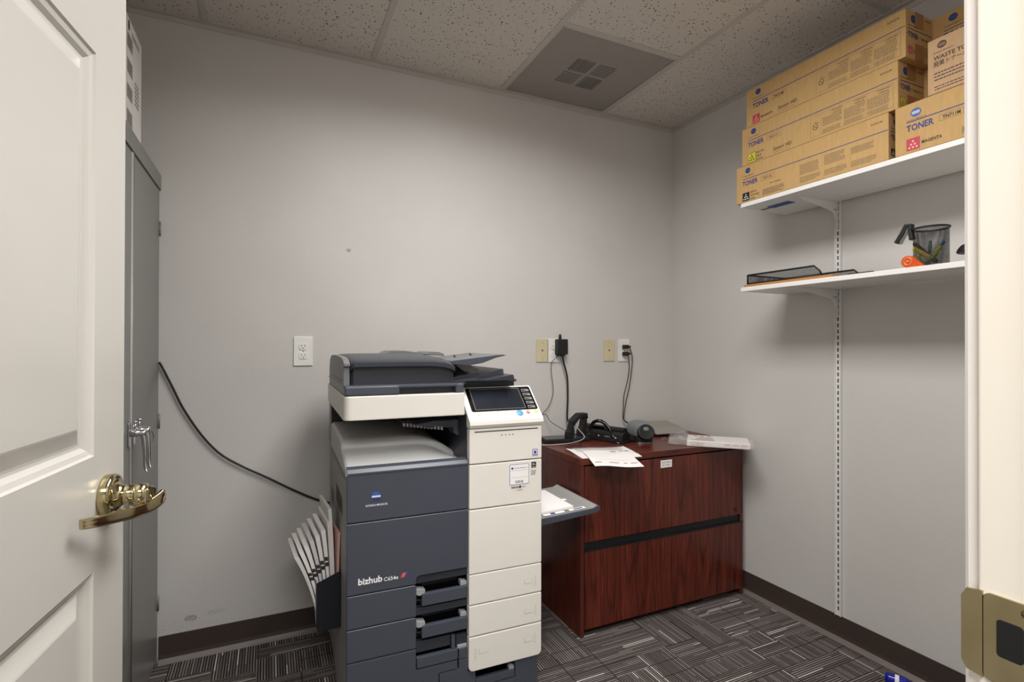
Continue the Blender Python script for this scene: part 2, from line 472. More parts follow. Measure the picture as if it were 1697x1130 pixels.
# ------------------------------------------------------------------ the room
ZC = 2.492
XL = -3.0
YF = -2.14          # inner face of the front wall
HINGE = (-2.497, -2.165)
JX = -1.572          # right jamb face
struct(MB().box((XL-.1, .1), (-4.4, .1), (-.05, 0), 'carpet').build('floor'))
struct(MB().box((XL-.1, .1), (0, .1), (0, ZC+.15), 'wall_scuffed').build('wall_back'))
struct(MB().box((0, .1), (YF-.12, 0), (0, ZC+.15), 'wall').build('wall_right'))
struct(MB().box((XL-.1, XL), (YF-.12, 0), (0, ZC+.15), 'wall').build('wall_left'))
wf = MB()
wf.box((XL, HINGE[0]-.03), (YF-.12, YF), (0, ZC+.15), 'wall')
wf.box((JX+.018, 0), (YF-.12, YF), (0, ZC+.15), 'wall')
wf.box((HINGE[0]-.03, JX+.018), (YF-.12, YF), (2.06, ZC+.15), 'wall')
struct(wf.build('wall_front'))
# hall outside the doorway
struct(MB().box((XL-1.1, XL-1.0), (-4.4, YF-.12), (0, ZC+.15), 'wall').build('wall_hall_left'))
struct(MB().box((.9, 1.0), (-4.4, YF-.12), (0, ZC+.15), 'wall').build('wall_hall_right'))
struct(MB().box((XL-1.1, 1.0), (-4.5, -4.4), (0, ZC+.15), 'wall').build('wall_hall_far'))
struct(MB().box((XL-1.1, XL-.1), (-4.4, YF-.12), (-.05, 0), 'carpet').box((.1, 1.0), (-4.4, YF-.12), (-.05, 0), 'carpet').build('floor_hall'))
struct(MB().box((XL-1.1, XL-.0), (YF-.12, YF-.1), (0, ZC+.15), 'wall').box((.0, 1.0), (YF-.12, YF-.1), (0, ZC+.15), 'wall').build('wall_hall_near'))
# ceiling: tiles between the grid, with a hole for the diffuser
GX = [0, -.497, -1.107, -1.735, -2.385, XL]
cl = MB()
cl.box((XL, GX[2]), (YF, 0), (ZC+.003, ZC+.03), 'tile')
cl.box((GX[1], 0), (YF, 0), (ZC+.003, ZC+.03), 'tile')
cl.box((GX[2], GX[1]), (YF, -.605), (ZC+.003, ZC+.03), 'tile')
struct(cl.build('ceiling'))
struct(MB().box((XL-1.1, 1.0), (-4.4, YF-.12), (ZC, ZC+.03), 'tile').build('ceiling_hall'))
struct(MB().box((XL-1.1, 1.0), (-4.4, .1), (ZC+.16, ZC+.18), 'plenum').build('ceiling_deck'))
g = MB()
for x in GX[1:5]: g.box((x-.012, x+.012), (YF, 0), (ZC, ZC+.013), 'trimgrey')
for (x0, x1, y) in ((GX[1], 0, -1.20), (GX[2], GX[1], -.607), (GX[2], GX[1], -1.82), (GX[3], GX[2], -1.22), (GX[4], GX[3], -.61), (GX[4], GX[3], -1.83), (XL, GX[4], -1.22)):
    g.box((x0+.012, x1-.012), (y-.012, y+.012), (ZC, ZC+.013), 'trimgrey')
struct(g.build('trim_1'))
g = MB()
for a, b in (((XL, 0), (-.022, 0)), ((XL, 0), (YF, YF+.022))): g.box(a, b, (ZC-.002, ZC+.0125), 'trimgrey')
g.box((-.022, 0), (YF+.022, -.022), (ZC-.002, ZC+.0125), 'trimgrey'); g.box((XL, XL+.022), (YF+.022, -.022), (ZC-.002, ZC+.0125), 'trimgrey')
g.box((XL, 0), (-.0035, 0), (ZC-.02, ZC-.002), 'trimgrey'); g.box((-.0035, 0), (YF, -.0035), (ZC-.02, ZC-.002), 'trimgrey')
struct(g.build('trim_2'))
# baseboards (vinyl cove base)
def base_profile(): return [(0, .102), (-.004, .102), (-.005, .03), (-.008, .016), (-.016, .006), (-.020, 0), (0, 0)]
def baseboard(name, axis, a0, a1, flip=1):
    b = MB()
    if axis == 'x': b.prism([(y, z) for y, z in base_profile()], 'x', a0, a1, 'base_brown'); b.prism([(-.0055, .0165), (-.0085, .0165), (-.0165, .0072), (-.0225, .001), (-.0225, 0), (-.016, 0)], 'x', a0, a1, 'base_toe')
    else: b.prism([(y, z) for y, z in base_profile()], 'y', a0, a1, 'base_brown'); b.prism([(-.0055, .0165), (-.0085, .0165), (-.0165, .0072), (-.0225, .001), (-.0225, 0), (-.016, 0)], 'y', a0, a1, 'base_toe')
    return struct(b.build(name))
baseboard('baseboard_back', 'x', -2.53, 0)
baseboard('baseboard_right', 'y', YF, 0)
# door frame: right jamb with casing and strike plate, head, left jamb
j = MB()
j.box((JX, JX+.018), (YF-.122, YF+.002), (0, 2.05), 'jamb', .002)
j.box((JX-.012, JX), (YF-.122, YF-.047), (0, 2.04), 'jamb', .002)
struct(j.build('trim_3'))
c = MB()
c.prism([(JX+.006, YF+.001), (JX+.006, YF+.012), (JX+.012, YF+.017), (JX+.03, YF+.014), (JX+.055, YF+.018), (JX+.062, YF+.016), (JX+.062, YF+.001)], 'z', 0, 2.11, 'jambcase')
struct(c.build('trim_4'))
j = MB()
j.box((HINGE[0]-.03, HINGE[0]-.012), (YF-.122, YF+.002), (0, 2.05), 'jamb', .002)
j.box((HINGE[0]-.03, JX+.018), (YF-.122, YF+.002), (2.04, 2.06), 'jamb', .002)
struct(j.build('trim_5'))

# ------------------------------------------------------------------ door (six panel), open into the room
DA = R(7.4)   # direction hinge -> free edge is (sin, cos)
door = bpy.data.objects.new('door_1', None); COL.objects.link(door); struct(door)
# local frame: X from hinge to the free edge, Y thickness (negative side = seen face), Z up
door.location = (-2.4995, -2.168, 0); door.rotation_euler = (0, 0, math.pi/2-DA)
DW, DT, DH = .907, .044, 2.03
# seen face: local -Y faces world +x
def door_leaf():
    b = MB()
    st, mid = .113, .105
    pw = (DW-2*st-mid)/2
    cols = ((st, st+pw), (st+pw+mid, DW-st))
    rows = ((.24, .868), (1.047, 1.672), (1.77, 1.915))
    bm = bmesh.new()
    def quad(a, b_, c_, d_): bm.faces.new([bm.verts.new(v) for v in (a, b_, c_, d_)])
    for side in (-1, 1):
        y = 0 if side < 0 else DT
        xs = [0]+[v for c_ in cols for v in c_]+[DW]; zs = [.008]+[v for r in rows for v in r]+[DH]
        for i in range(len(xs)-1):
            for k in range(len(zs)-1):
                if i % 2 == 1 and k % 2 == 1:
                    x0, x1, z0, z1 = xs[i], xs[i+1], zs[k], zs[k+1]
                    loops = [(0, 0), (.003, .0035), (.010, .006), (.016, .0115), (.020, .012), (.024, .0115), (.046, .003), (.049, .0022)]
                    prev = None
                    for off, dep in loops:
                        yy = y+dep*(1 if side < 0 else -1)
                        lp = [(x0+off, yy, z0+off), (x1-off, yy, z0+off), (x1-off, yy, z1-off), (x0+off, yy, z1-off)]
                        if prev:
                            for q in range(4): quad(prev[q], prev[(q+1) % 4], lp[(q+1) % 4], lp[q])
                        prev = lp
                    quad(*prev)
                else:
                    quad((xs[i], y, zs[k]), (xs[i+1], y, zs[k]), (xs[i+1], y, zs[k+1]), (xs[i], y, zs[k+1]))
    for (p, q) in (((0, 0), (0, DT)), ((DW, 0), (DW, DT))):
        quad((p[0], p[1], .008), (q[0], q[1], .008), (q[0], q[1], DH), (p[0], p[1], DH))
    for z in (.008, DH): quad((0, 0, z), (DW, 0, z), (DW, DT, z), (0, DT, z))
    bmesh.ops.remove_doubles(bm, verts=bm.verts, dist=1e-5)
    bmesh.ops.recalc_face_normals(bm, faces=bm.faces)
    b.add(bm, 'doorwhite')
    return b.build('door_leaf', door)
door_leaf()
HZ = .974; HXL = DW-.072
h = MB()
T = face_T((HXL, 0, HZ), (1, 0, 0), (0, 0, 1))    # z of T points to -Y (out of the seen face)
h.lathe([(.0345, 0), (.0352, .003), (.0352, .011), (.0335, .0145), (.030, .016), (.024, .0165), (.015, .026), (.0145, .032)], 'brass', T, 56)
h.build('handle_rosette', door)
h = MB()
h.lathe([(.0125, .022), (.0165, .026), (.0165, .040), (.0155, .041), (.0155, .043), (.0165, .044), (.0175, .050), (.0160, .058), (.008, .062)], 'brass', T, 40)
# lever: sweeps down and back towards the hinge, flat blade of changing height
LP = [(.030, .0735, -.012), (.018, .0690, -.017), (.0, .0585, -.0225), (-.030, .0470, -.0215), (-.060, .0345, -.0185), (-.090, .0235, -.0145), (-.120, .0155, -.0085)]
def lever(u, v):
    # blade that arches out to the spindle end and returns to the door at the tip
    f_ = u*(len(LP)-1); k = min(len(LP)-2, int(f_)); q = f_-k
    g_ = lambda n_: Vector(LP[max(0, min(len(LP)-1, n_))])
    p0, p1, p2, p3 = g_(k-1), g_(k), g_(k+1), g_(k+2)
    c = .5*((2*p1)+(-p0+p2)*q+(2*p0-5*p1+4*p2-p3)*q*q+(-p0+3*p1-3*p2+p3)*q**3)
    tg = (p2-p1).normalized()
    nx, no = -tg.y, tg.x
    if no < 0: nx, no = -nx, -no
    a = 2*math.pi*v
    hh = (.0128-.0055*u)*(min(1, (u+.03)/.10))**.4
    tt = .0042-.0012*u
    cs, sn = math.cos(a), math.sin(a)
    sg = lambda w: math.copysign(abs(w)**.4, w)
    return (c.x+nx*tt*sg(cs), c.z+hh*sg(sn), c.y+no*tt*sg(cs))
h.grid(lever, 36, 20, 'brass', T=T)
def cap(u):
    bb = bmesh.new(); vs = [bb.verts.new(lever(u, k/20)) for k in range(20)]; bb.faces.new(vs); return bb
h.add(cap(0), 'brass', T); h.add(cap(1), 'brass', T)
h.prism([(-.014, -.014), (.012, -.016), (.026, -.012), (.030, .0), (.024, .006), (.0, .013), (-.014, .010)], 'z', .046, .064, 'brass', .005, 4, T=T)
h.build('handle_lever', door)
h = MB()   # the handle on the other face
T2 = face_T((HXL, DT, HZ), (-1, 0, 0), (0, 0, 1))
h.lathe([(.0345, 0), (.0352, .003), (.0352, .011), (.030, .016), (.024, .0165), (.015, .026), (.0165, .044), (.0175, .06), (.008, .068)], 'brass', T2, 40)
h.tube([(.0, 0, .055), (.04, -.004, .056), (.11, -.008, .05)], [.012, .009, .007], 'brass', 14, T=T2)
h.build('handle', door)
MB().box((DW-.0005, DW+.0015), (DT/2-.0125, DT/2+.0125), (HZ-.028, HZ+.028), 'brass', .0004).build('latch_plate', door)

# strike plate on the right jamb
sp = thing('strike_plate', 'polished brass strike plate on the cream door jamb at the right edge', 'strike plate', (JX, YF-.02, .97))
MB().prism(rrect(-.034, .018, -.045, .032, .006), 'x', -.0025, .0, 'brass', .0006).prism([(.0182, -.045), (.030, -.043), (.034, -.036), (.034, .022), (.030, .030), (.0182, .032)], 'x', -.0025, -.0001, 'brass').build('plate', sp)
MB().prism(rrect(-.010, .008, -.020, .012, .003), 'x', -.0032, -.0024, 'black').build('latch_hole', sp)
for z in (-.036, .024): MB(face_T((-.0025, -.012, z), (0, -1, 0), (0, 0, 1))).lathe([(.004, 0), (.003, .0012), (.0005, .0014)], 'brass', None, 16).build('screw', sp)

# ------------------------------------------------------------------ ceiling things
df = thing('ceiling_diffuser', 'square perforated grey air diffuser in the ceiling with louvres showing through', 'vent', (-.802, -.302, ZC))
MB().box((-.290, .290), (-.290, .286), (.0005, .003), 'lens').build('diffuser_panel', df)
fr = MB()
for x in (((-.293, -.288)), ((.288, .293))): fr.box(x, (-.293, .288), (-.001, .012), 'trimgrey')
for y in (((-.293, -.288)), ((.284, .289))): fr.box((-.293, .293), y, (-.001, .012), 'trimgrey')
fr.build('frame', df)
pl = MB(); pl.box((-.292, .292), (-.292, .292), (.0085, .012), 'plenum')
for a, b in (((-.292, -.289), (-.292, .292)), ((.289, .292), (-.292, .292)), ((-.292, .292), (-.292, -.289)), ((-.292, .292), (.289, .292))): pl.box(a, b, (.004, .0085), 'plenum')
pl.build('backing_plate', df)
for q, (sx, sy) in enumerate(((-1, 1), (1, 1), (1, -1), (-1, -1))):
    lv = MB()
    for k in range(6):
        o = .012+k*.0165
        if q % 2 == 0: lv.box(*( ((min(sx*.012, sx*.108)), (max(sx*.012, sx*.108))), (sorted((sy*o, sy*(o+.0095)))[0], sorted((sy*o, sy*(o+.0095)))[1]), (.008, .014)), 'register')
        else: lv.box((sorted((sx*o, sx*(o+.0095)))[0], sorted((sx*o, sx*(o+.0095)))[1]), (min(sy*.012, sy*.108), max(sy*.012, sy*.108)), (.0035, .0082), 'register')
    lv.build('louvre', df)
tr = thing('ceiling_light', 'rectangular lit troffer light recessed in the ceiling grid', 'ceiling light', (-2.06, -1.22, ZC))
tr.location = (-1.421, -1.40, ZC-.011)
MB().box((-.30, .30), (-.59, .59), (.0, .010), 'lampglow').build('diffuser', tr)
tr2 = thing('ceiling_light', 'lit troffer light in the hall ceiling', 'ceiling light', (-2.35, -3.0, ZC))
MB().box((-.60, .60), (-.30, .30), (-.006, -.0005), 'lampglow').build('diffuser', tr2)

# ------------------------------------------------------------------ wall plates and cords
def outlet(loc, label, grp):
    t = thing('wall_outlet', label, 'outlet', loc, 0, grp)
    MB().box((-.038, .038), (-.006, 0), (-.062, .062), 'plate_white', .003).build('cover_plate', t)
    for z in (.0195, -.0195):
        r = MB(); r.prism(rrect(-.0165, .0165, z-.0145, z+.0145, .009), 'y', -.0085, -.004, 'plate_white', .0006)
        r.box((-.0075, -.0055), (-.0088, -.008), (z-.001, z+.007), 'slot'); r.box((.0055, .0075), (-.0088, -.008), (z-.001, z+.007), 'slot')
        r.prism(rrect(-.002, .002, z-.0095, z-.005, .0018), 'y', -.0088, -.008, 'slot')
        r.build('receptacle', t)
    MB(face_T((0, -.006, 0), (1, 0, 0), (0, 0, 1))).lathe([(.0032, 0), (.0026, .001), (.0004, .0012)], 'steel', None, 14).build('screw', t)
    return t
outlet((-2.020, 0, 1.194), 'white duplex outlet with nothing plugged in, on the back wall left of the copier', 'duplex outlets on the back wall')
outlet((-.803, 0, 1.194), 'white duplex outlet carrying the black power adapter', 'duplex outlets on the back wall')
outlet((-.352, 0, 1.194), 'white duplex outlet with two thin black plugs, nearest the room corner', 'duplex outlets on the back wall')
for x, lb in ((-.869, 'ivory cable wall plate beside the outlet with the black adapter'), (-.451, 'ivory cable wall plate nearer the room corner')):
    t = thing('cable_wall_plate', lb, 'wall plate', (x, 0, 1.194), 0, 'ivory wall plates')
    MB().box((-.036, .036), (-.006, 0), (-.06, .06), 'plate_ivory', .003).build('cover_plate', t)
    MB(face_T((0, -.006, 0), (1, 0, 0), (0, 0, 1))).lathe([(.0045, 0), (.0042, .0006), (.0005, .0007)], 'black', None, 16).build('cable_hole', t)
    for z in (.042, -.042): MB(face_T((0, -.006, z), (1, 0, 0), (0, 0, 1))).lathe([(.003, 0), (.0024, .001), (.0004, .0012)], 'steel', None, 12).build('screw', t)

def proj_y(px, py, y=-.012):
    """point of the back wall region seen at that pixel (measurements taken from the photo)"""
    d = rt2*((px-848.5)/F)+up2*(-(py-565-SY)/F)+fw
    t = (y-(-2.3878))/d.y
    return Vector((-2.1524+d.x*t, y, 1.22+d.z*t))
def proj_z(px, py, z):
    d = rt2*((px-848.5)/F)+up2*(-(py-565-SY)/F)+fw
    t = (z-1.22)/d.z
    return Vector((-2.1524+d.x*t, -2.3878+d.y*t, z))

# wall cord of the copier
cord = MB(); pts = [proj_y(x, y) for x, y in ((263.5, 600), (268, 607), (285, 640), (305, 679), (335, 722), (365, 752), (400, 772), (440, 790), (480, 809), (515, 824), (541, 832))]+[(-1.86, -.03, .53)]
cord.tube(pts, .0042, 'cable', 10)
tag(cord.build('wall_cable', loc=pts[0]), 'black power cord drooping along the back wall from the locker to the copier', 'cord')

# adapter in the right group
ad = thing('power_adapter', 'black wall power adapter plugged into the upper socket', 'adapter', (-.769, -.0065, 1.225))
MB().box((-.029, .031), (-.040, -.002), (-.052, .028), 'black', .006, 3).build('adapter_body', ad)
MB().tube([(-.003, -.012, .026), (-.003, -.014, .046), (-.002, -.010, .052)], [.008, .007, .004], 'black', 12).build('strain_relief', ad)
c = MB(); P = [(-.802, -.018, 1.19)]+[proj_y(x, y, -.018) for x, y in ((923, 590), (914, 601), (914, 620), (917, 648), (910, 672), (899, 686))]+[(-.86, -.03, .865), (-.84, -.04, .83), (-.80, -.07, .80), (-.76, -.105, .772), (-.745, -.115, .7625)]
c.tube(P, .0016, 'cable', 8); tag(c.build('thin_cable', loc=P[0]), 'thin kinked black cord hanging from the wall adapter to the small black box', 'cord')
c = thing('adapter_cable', 'thick black power cord hanging straight from the lower socket under the adapter', 'cord', (-.770, -.0085, 1.1745))
MB().prism(rrect(-.016, .016, -.011, .011, .006), 'y', -.030, 0, 'black', .002).prism([(-.010, -.004), (.016, -.012), (.020, .002), (.004, .010)], 'y', -.028, -.012, 'black', .002).build('plug', c)
loc = Vector(c.location)
MB().tube([(0.006, -.024, -.004), proj_y(934, 600, -.03)-loc, proj_y(940, 625, -.03)-loc, proj_y(941, 660, -.03)-loc, proj_y(940, 692, -.03)-loc, Vector((-.726, -.04, .80))-loc, Vector((-.72, -.06, .765))-loc, Vector((-.69, -.065, .7515))-loc], .0046, 'cable', 10).build('cable', c)
for k, (z, px, lb) in enumerate(((1.2135, ((1045, 580), (1048, 592), (1047, 610), (1043, 640), (1037, 668), (1034, 694)), 'thin black cord from the upper socket of the corner outlet'), (1.1745, ((1041, 590), (1043, 606), (1040, 630), (1034, 655), (1033, 675), (1033, 694)), 'thin black cord from the lower socket of the corner outlet'))):
    c = thing('device_cable', lb, 'cord', (-.352, -.0085, z), 0, 'cords at the corner outlet')
    MB().box((-.016, .016), (-.024, 0), (-.011, .011), 'black', .004).box((.010, .030), (-.022, -.006), (-.005, .006), 'black', .003).build('plug', c)
    loc = Vector(c.location)
    MB().tube([Vector((.026, -.014, 0))]+[proj_y(x, y, -.02-.006*k)-loc for x, y in px]+[Vector((-.36+.012*k, -.05, .79))-loc, Vector((-.37+.02*k, -.10, .752))-loc, Vector((-.41+.03*k, -.15, .7495))-loc], .0024, 'cable', 8).build('cable', c)

# ------------------------------------------------------------------ wall shelving on the right
def standard(y, label):
    t = thing('shelf_standard', label, 'shelf upright', (-.0005, y, 0), 0, 'slotted shelf uprights')
    b = MB()
    b.box((-.013, -.0005), (-.0125, -.0095), (.103, 2.2), 'steelwhite', .0008)
    b.box((-.013, -.0005), (.0095, .0125), (.103, 2.2), 'steelwhite', .0008)
    b.box((-.0075, -.0005), (-.0095, .0095), (.103, 2.2), 'steelwhite')
    z = .125
    b.build('channel', t)
    sl = MB()
    while z < 2.19:
        sl.box((-.0079, -.0074), (-.0028, .0028), (z, z+.016), 'slot'); z += .0255
    sl.build('slots', t)
    return t
standard(-.993, 'white slotted steel upright on the right wall carrying both shelves')
def shelf(z, y1, label):
    t = thing('wall_shelf', label, 'shelf', (0, -.757, z), 0, 'white wall shelves')
    MB().box((-.300, -.016), (y1+.757, 0), (-.0175, 0), 'shelf', .0012).build('shelf_board', t)
    y = -.993+.757
    b = MB()
    pts = [(-.009, -.0185), (-.235, -.0185), (-.243, -.016), (-.246, -.018), (-.244, -.026), (-.232, -.032), (-.15, -.042), (-.07, -.053), (-.045, -.060), (-.030, -.075), (-.020, -.098), (-.0145, -.125), (-.009, -.128)]
    b.prism(pts, 'y', y-.0018, y+.0018, 'steelwhite', .0005)
    b.box((-.24, -.009), (y-.007, y+.007), (-.0192, -.0178), 'steelwhite')
    b.build('bracket', t)
    MB(face_T((-.030, y-.0018, -.050), (1, 0, 0), (0, 0, 1))).rect(-.006, .0, -.002, .002, 'slot', None).rect(.004, .009, -.003, .003, 'slot', None).rect(-.013, -.010, -.002, .001, 'slot', None).build('stamp', t)
    return t
YE = YF+.02
s1 = shelf(1.835, YE, 'upper white wall shelf loaded with cardboard toner boxes')
s2 = shelf(1.472, YE, 'lower white wall shelf with the letter tray and mesh pencil cup')
st = MB(face_T((-.17, -.06, -.0176), (0, -1, 0), (-1, 0, 0)))
st.rect(0, .105, 0, .05, 'ink_lblue', None); st.rect(.004, .10, .05, .06, 'ink_white', None)
for k in range(5): st.rect(.008+k*.019, .020+k*.019, .012+(k % 2)*.012, .022+(k % 2)*.012, 'ink_blue', None, .0007)
st.rect(-.045, 0, .01, .03, 'ink_grey', None)
o = st.build('sticker', s1); o['label'] = 'blue sticker under the shelf'

# toner boxes: local X along the long side (world -y), Y into the shelf (world +x), Z up; printed on the long face and the end
CARD_L, CARD_D, CARD_H = .618, .150, .1575
def smalltext(b, T, x0, x1, y0, y1, rows, m='ink_grey', rag=.25):
    dy = (y1-y0)/rows
    for k in range(rows):
        y = y1-(k+1)*dy; x = x0; end = x1-(random.random()*rag*(x1-x0) if k % 4 == 3 else random.random()*.05*(x1-x0))
        while x < end-.001:
            w = random.uniform(.003, .011); w = min(w, end-x)
            b.rect(x, x+w, y+dy*.25, y+dy*.62, m, T, .0005); x += w+.0016
def globe(b, T, cx, cy, r, light=False):
    a = 'ink_lblue' if light else 'ink_blue'
    b.disc(cx, cy, r*1.12, r, a, T, .0005)
    for k in range(-2, 3):
        w = r*1.05*math.sqrt(max(0, 1-(k*.16)**2)); b.rect(cx-w*.8, cx+w*.8, cy+k*r*.14-r*.035, cy+k*r*.14+r*.035, 'ink_white' if light else 'ink_lblue', T, .0008)
def carton(b, L, D, H, m='card'):
    b.box((0, L), (0, D), (0, H), m, .0015, 1)
    # seam of the flaps on the end faces and the top
    b.box((L-.0002, L+.0003), (0.002, D-.002), (H*.5-.0006, H*.5+.0006), 'cardin')
def colour_mark(b, T, x, y, s, kind):
    m = {'m': 'ink_mag', 'y': 'ink_yel', 'k': 'ink_black'}[kind]
    if kind == 'y': b.rect(x-.0015, x+s+.0015, y-.0015, y+s+.0015, 'ink_black', T, .0004)
    b.rect(x, x+s, y, y+s, m, T, .0006)
    dm = 'ink_black' if kind == 'y' else ('ink_pink' if kind == 'm' else 'ink_white')
    for row, n in ((0, 3), (1, 2), (2, 1)):
        for k in range(n):
            b.disc(x+s*(.5+(k-(n-1)/2)*.27), y+s*(.22+row*.25), s*.085, s*.085, dm, T, .0009, 14)
def toner_box(kind, code, words, loc, label, part_no, front='warn', L=CARD_L, big=1.0):
    b = MB(); D, H = CARD_D, CARD_H
    carton(b, L, D, H)
    T = face_T((0, 0, 0), (1, 0, 0), (0, 0, 1))
    lx = .033
    b.rect(lx, L-.002, H-.0590, H-.0565, 'ink_blue', T)
    globe(b, T, lx+.027, H-.024, .0115)
    b.text('KONICA MINOLTA', 'ink_brown', T @ Matrix.Translation((lx+.002, H-.048, 0)), .058, .0042)
    b.text('TONER', 'ink_blue', T @ Matrix.Translation((lx, H-.086, 0)), .077, .0195)
    b.frame(lx+.092, lx+.155, H-.088, H-.069, .0009, 'ink_grey', T)
    b.text(code, 'ink_dark', T @ Matrix.Translation((lx+.102, H-.0835, 0)), .043, .0095)
    colour_mark(b, T, lx, .006, .035 if kind != 'y' else .037, kind)
    if len(words) == 1: b.text(words[0], 'ink_dark', T @ Matrix.Translation((lx+.040, .018, 0)), .056, .008)
    else:
        for k, wd in enumerate(words): b.text(wd, 'ink_dark', T @ Matrix.Translation((lx+.041, .034-k*.0145, 0)), .0078*len(wd)*.78, .008)
    if front == 'warn':
        b.text('Simitri HD', 'ink_dark', T @ Matrix.Translation((lx+.122, .018, 0)), .082, .014)
        smalltext(b, T, lx+.124, lx+.196, .008, .012, 1, 'ink_grey', 0)
        x0, x1, y0, y1 = .316, L-.014, .010, H-.068
        b.frame(x0, x1, y0, y1, .0007, 'ink_grey', T); b.rect(x0+.042, x0+.0425, y0, y1, 'ink_grey', T)
        b.disc(x0+.019, y0+.036, .0105, .0105, 'ink_dark', T, .0005); b.disc(x0+.019, y0+.036, .0085, .0085, 'card', T, .0007)
        b.rect(-.0105, .0105, -.001, .001, 'ink_dark', T @ Matrix.Translation((x0+.019, y0+.036, 0)) @ Matrix.Rotation(R(-40), 4, 'Z'), .0009)
        b.rect(0, .022, 0, .0013, 'ink_dark', T @ Matrix.Translation((x0+.014, y0+.053, 0)) @ Matrix.Rotation(R(-18), 4, 'Z'), .0009)
        cw = (x1-x0-.05)/3
        for k in range(3):
            a = x0+.047+k*cw
            b.text(('! WARNING', '! ATTENTION', '! WARNUNG')[k], 'ink_dark', T @ Matrix.Translation((a+cw*.4, y1-.009, 0)), .042, .005)
            b.text('! CAUTION' if k == 0 else '! ATENCION', 'ink_dark', T @ Matrix.Translation((a+cw*.45, y1-.018, 0)), .034, .0045)
            smalltext(b, T, a, a+cw-.006, y0+.022+(0 if k else .006), y1-.020, 7); smalltext(b, T, a, a+cw-.012, y0+.002, y0+.018, 3)
    else:
        smalltext(b, T, lx+.10, lx+.20, .008, .034, 5, 'ink_dark')
        b.text('Net Weight', 'ink_dark', T @ Matrix.Translation((lx+.135, .048, 0)), .05, .005)
        for k in range(3):
            a = .30+k*.098
            smalltext(b, T, a, a+.078, .042+(.008*k), .082+(.006*k if k < 2 else 0), 7); smalltext(b, T, a, a+.084, .012, .034, 4)
    b.text(part_no, 'ink_dark', T @ Matrix.Translation((L-.056, H-.026, 0)), .038, .0065)
    # end face
    E_ = face_T((L, 0, 0), (0, 1, 0), (0, 0, 1))
    globe(b, E_, .042, H-.027, .013)
    b.text('KONICA MINOLTA', 'ink_brown', E_ @ Matrix.Translation((.014, H-.052, 0)), .056, .004)
    b.rect(.014, D-.002, H-.062, H-.0595, 'ink_blue', E_)
    b.text('TONER', 'ink_blue', E_ @ Matrix.Translation((.014, H-.088, 0)), .055, .018)
    b.text(code, 'ink_dark', E_ @ Matrix.Translation((.085, H-.086, 0)), .036, .008)
    b.text(part_no, 'ink_dark', E_ @ Matrix.Translation((.105, H-.018, 0)), .036, .006)
    colour_mark(b, E_, .014, .016, .024, kind)
    b.text(words[0], 'ink_dark', E_ @ Matrix.Translation((.044, .024, 0)), .035, .007)
    smalltext(b, E_, .095, .135, .02, .055, 6)
    o = b.build('toner_box'); o.location = loc; o.rotation_euler = (0, 0, -math.pi/2)
    tag(o, label, 'box', 'toner boxes on the upper shelf')
    for z0, z1 in ((0, .055), (H-.05, H)): MB().box((L+.0004, L+.0009), (D/2-.024, D/2+.024), (z0, z1), 'tape').build('packing_tape', o)
    return o
xf = -.300
toner_box('k', 'TN711K', ('BLACK', 'SCHWARZ', 'NOIR'), (xf, -.734, 1.8355), 'long kraft toner box with black mark, lowest of the left stack', 'A3VU130', 'plain')
toner_box('y', 'TN711Y', ('YELLOW', 'GELB', 'JAUNE'), (xf, -.763, 1.9935), 'long kraft toner box with yellow mark, middle of the left stack', 'A3VU230')
toner_box('m', 'TN711M', ('MAGENTA',), (xf, -.786, 2.1515), 'long kraft toner box with magenta mark, topmost of the left stack', 'A3VU330')
# row against the wall
for z, kind, code, wd, lb in ((1.8355, 'm', 'TN711M', ('MAGENTA',), 'kraft toner box against the wall, lowest of the back stack behind the short magenta box'), (1.9935, 'y', 'TN711Y', ('YELLOW',), 'kraft toner box glimpsed in the gap behind the waste toner box'), (2.1515, 'k', 'TN711K', ('BLACK',), 'kraft toner box at the wall rising above the waste toner box')):
    if lb: toner_box(kind, code, wd, (-.152 if z < 2.1 else -.151, -1.372 if z < 2.1 else -1.404, z), lb, 'A3VU130')

# short magenta box at the right end, larger print
def short_box():
    b = MB(); L, D, H = .36, .146, .1585
    carton(b, L, D, H); T = face_T((0, 0, 0), (1, 0, 0), (0, 0, 1)); lx = .034
    b.rect(lx, L-.002, H-.0605, H-.0575, 'ink_blue', T)
    globe(b, T, lx+.027, H-.0335, .0135, True)
    b.text('KONICA MINOLTA', 'ink_grey', T @ Matrix.Translation((lx, H-.056, 0)), .056, .0042)
    b.text('TONER', 'ink_blue', T @ Matrix.Translation((lx, H-.0885, 0)), .076, .020)
    b.frame(lx+.090, lx+.153, H-.0875, H-.068, .0009, 'ink_grey', T)
    b.text('TN711M', 'ink_dark', T @ Matrix.Translation((lx+.099, H-.083, 0)), .046, .0105)
    colour_mark(b, T, lx, .008, .038, 'm')
    b.text('MAGENTA', 'ink_dark', T @ Matrix.Translation((lx+.043, .020, 0)), .055, .010)
    smalltext(b, T, lx+.148, lx+.22, .012, .034, 4, 'ink_dark')
    o = b.build('toner_box'); o.location = (xf, -1.372, 1.8355); o.rotation_euler = (0, 0, -math.pi/2)
    return tag(o, 'kraft toner box with magenta mark sitting on the shelf under the waste toner box', 'box', 'toner boxes on the upper shelf')
short_box()
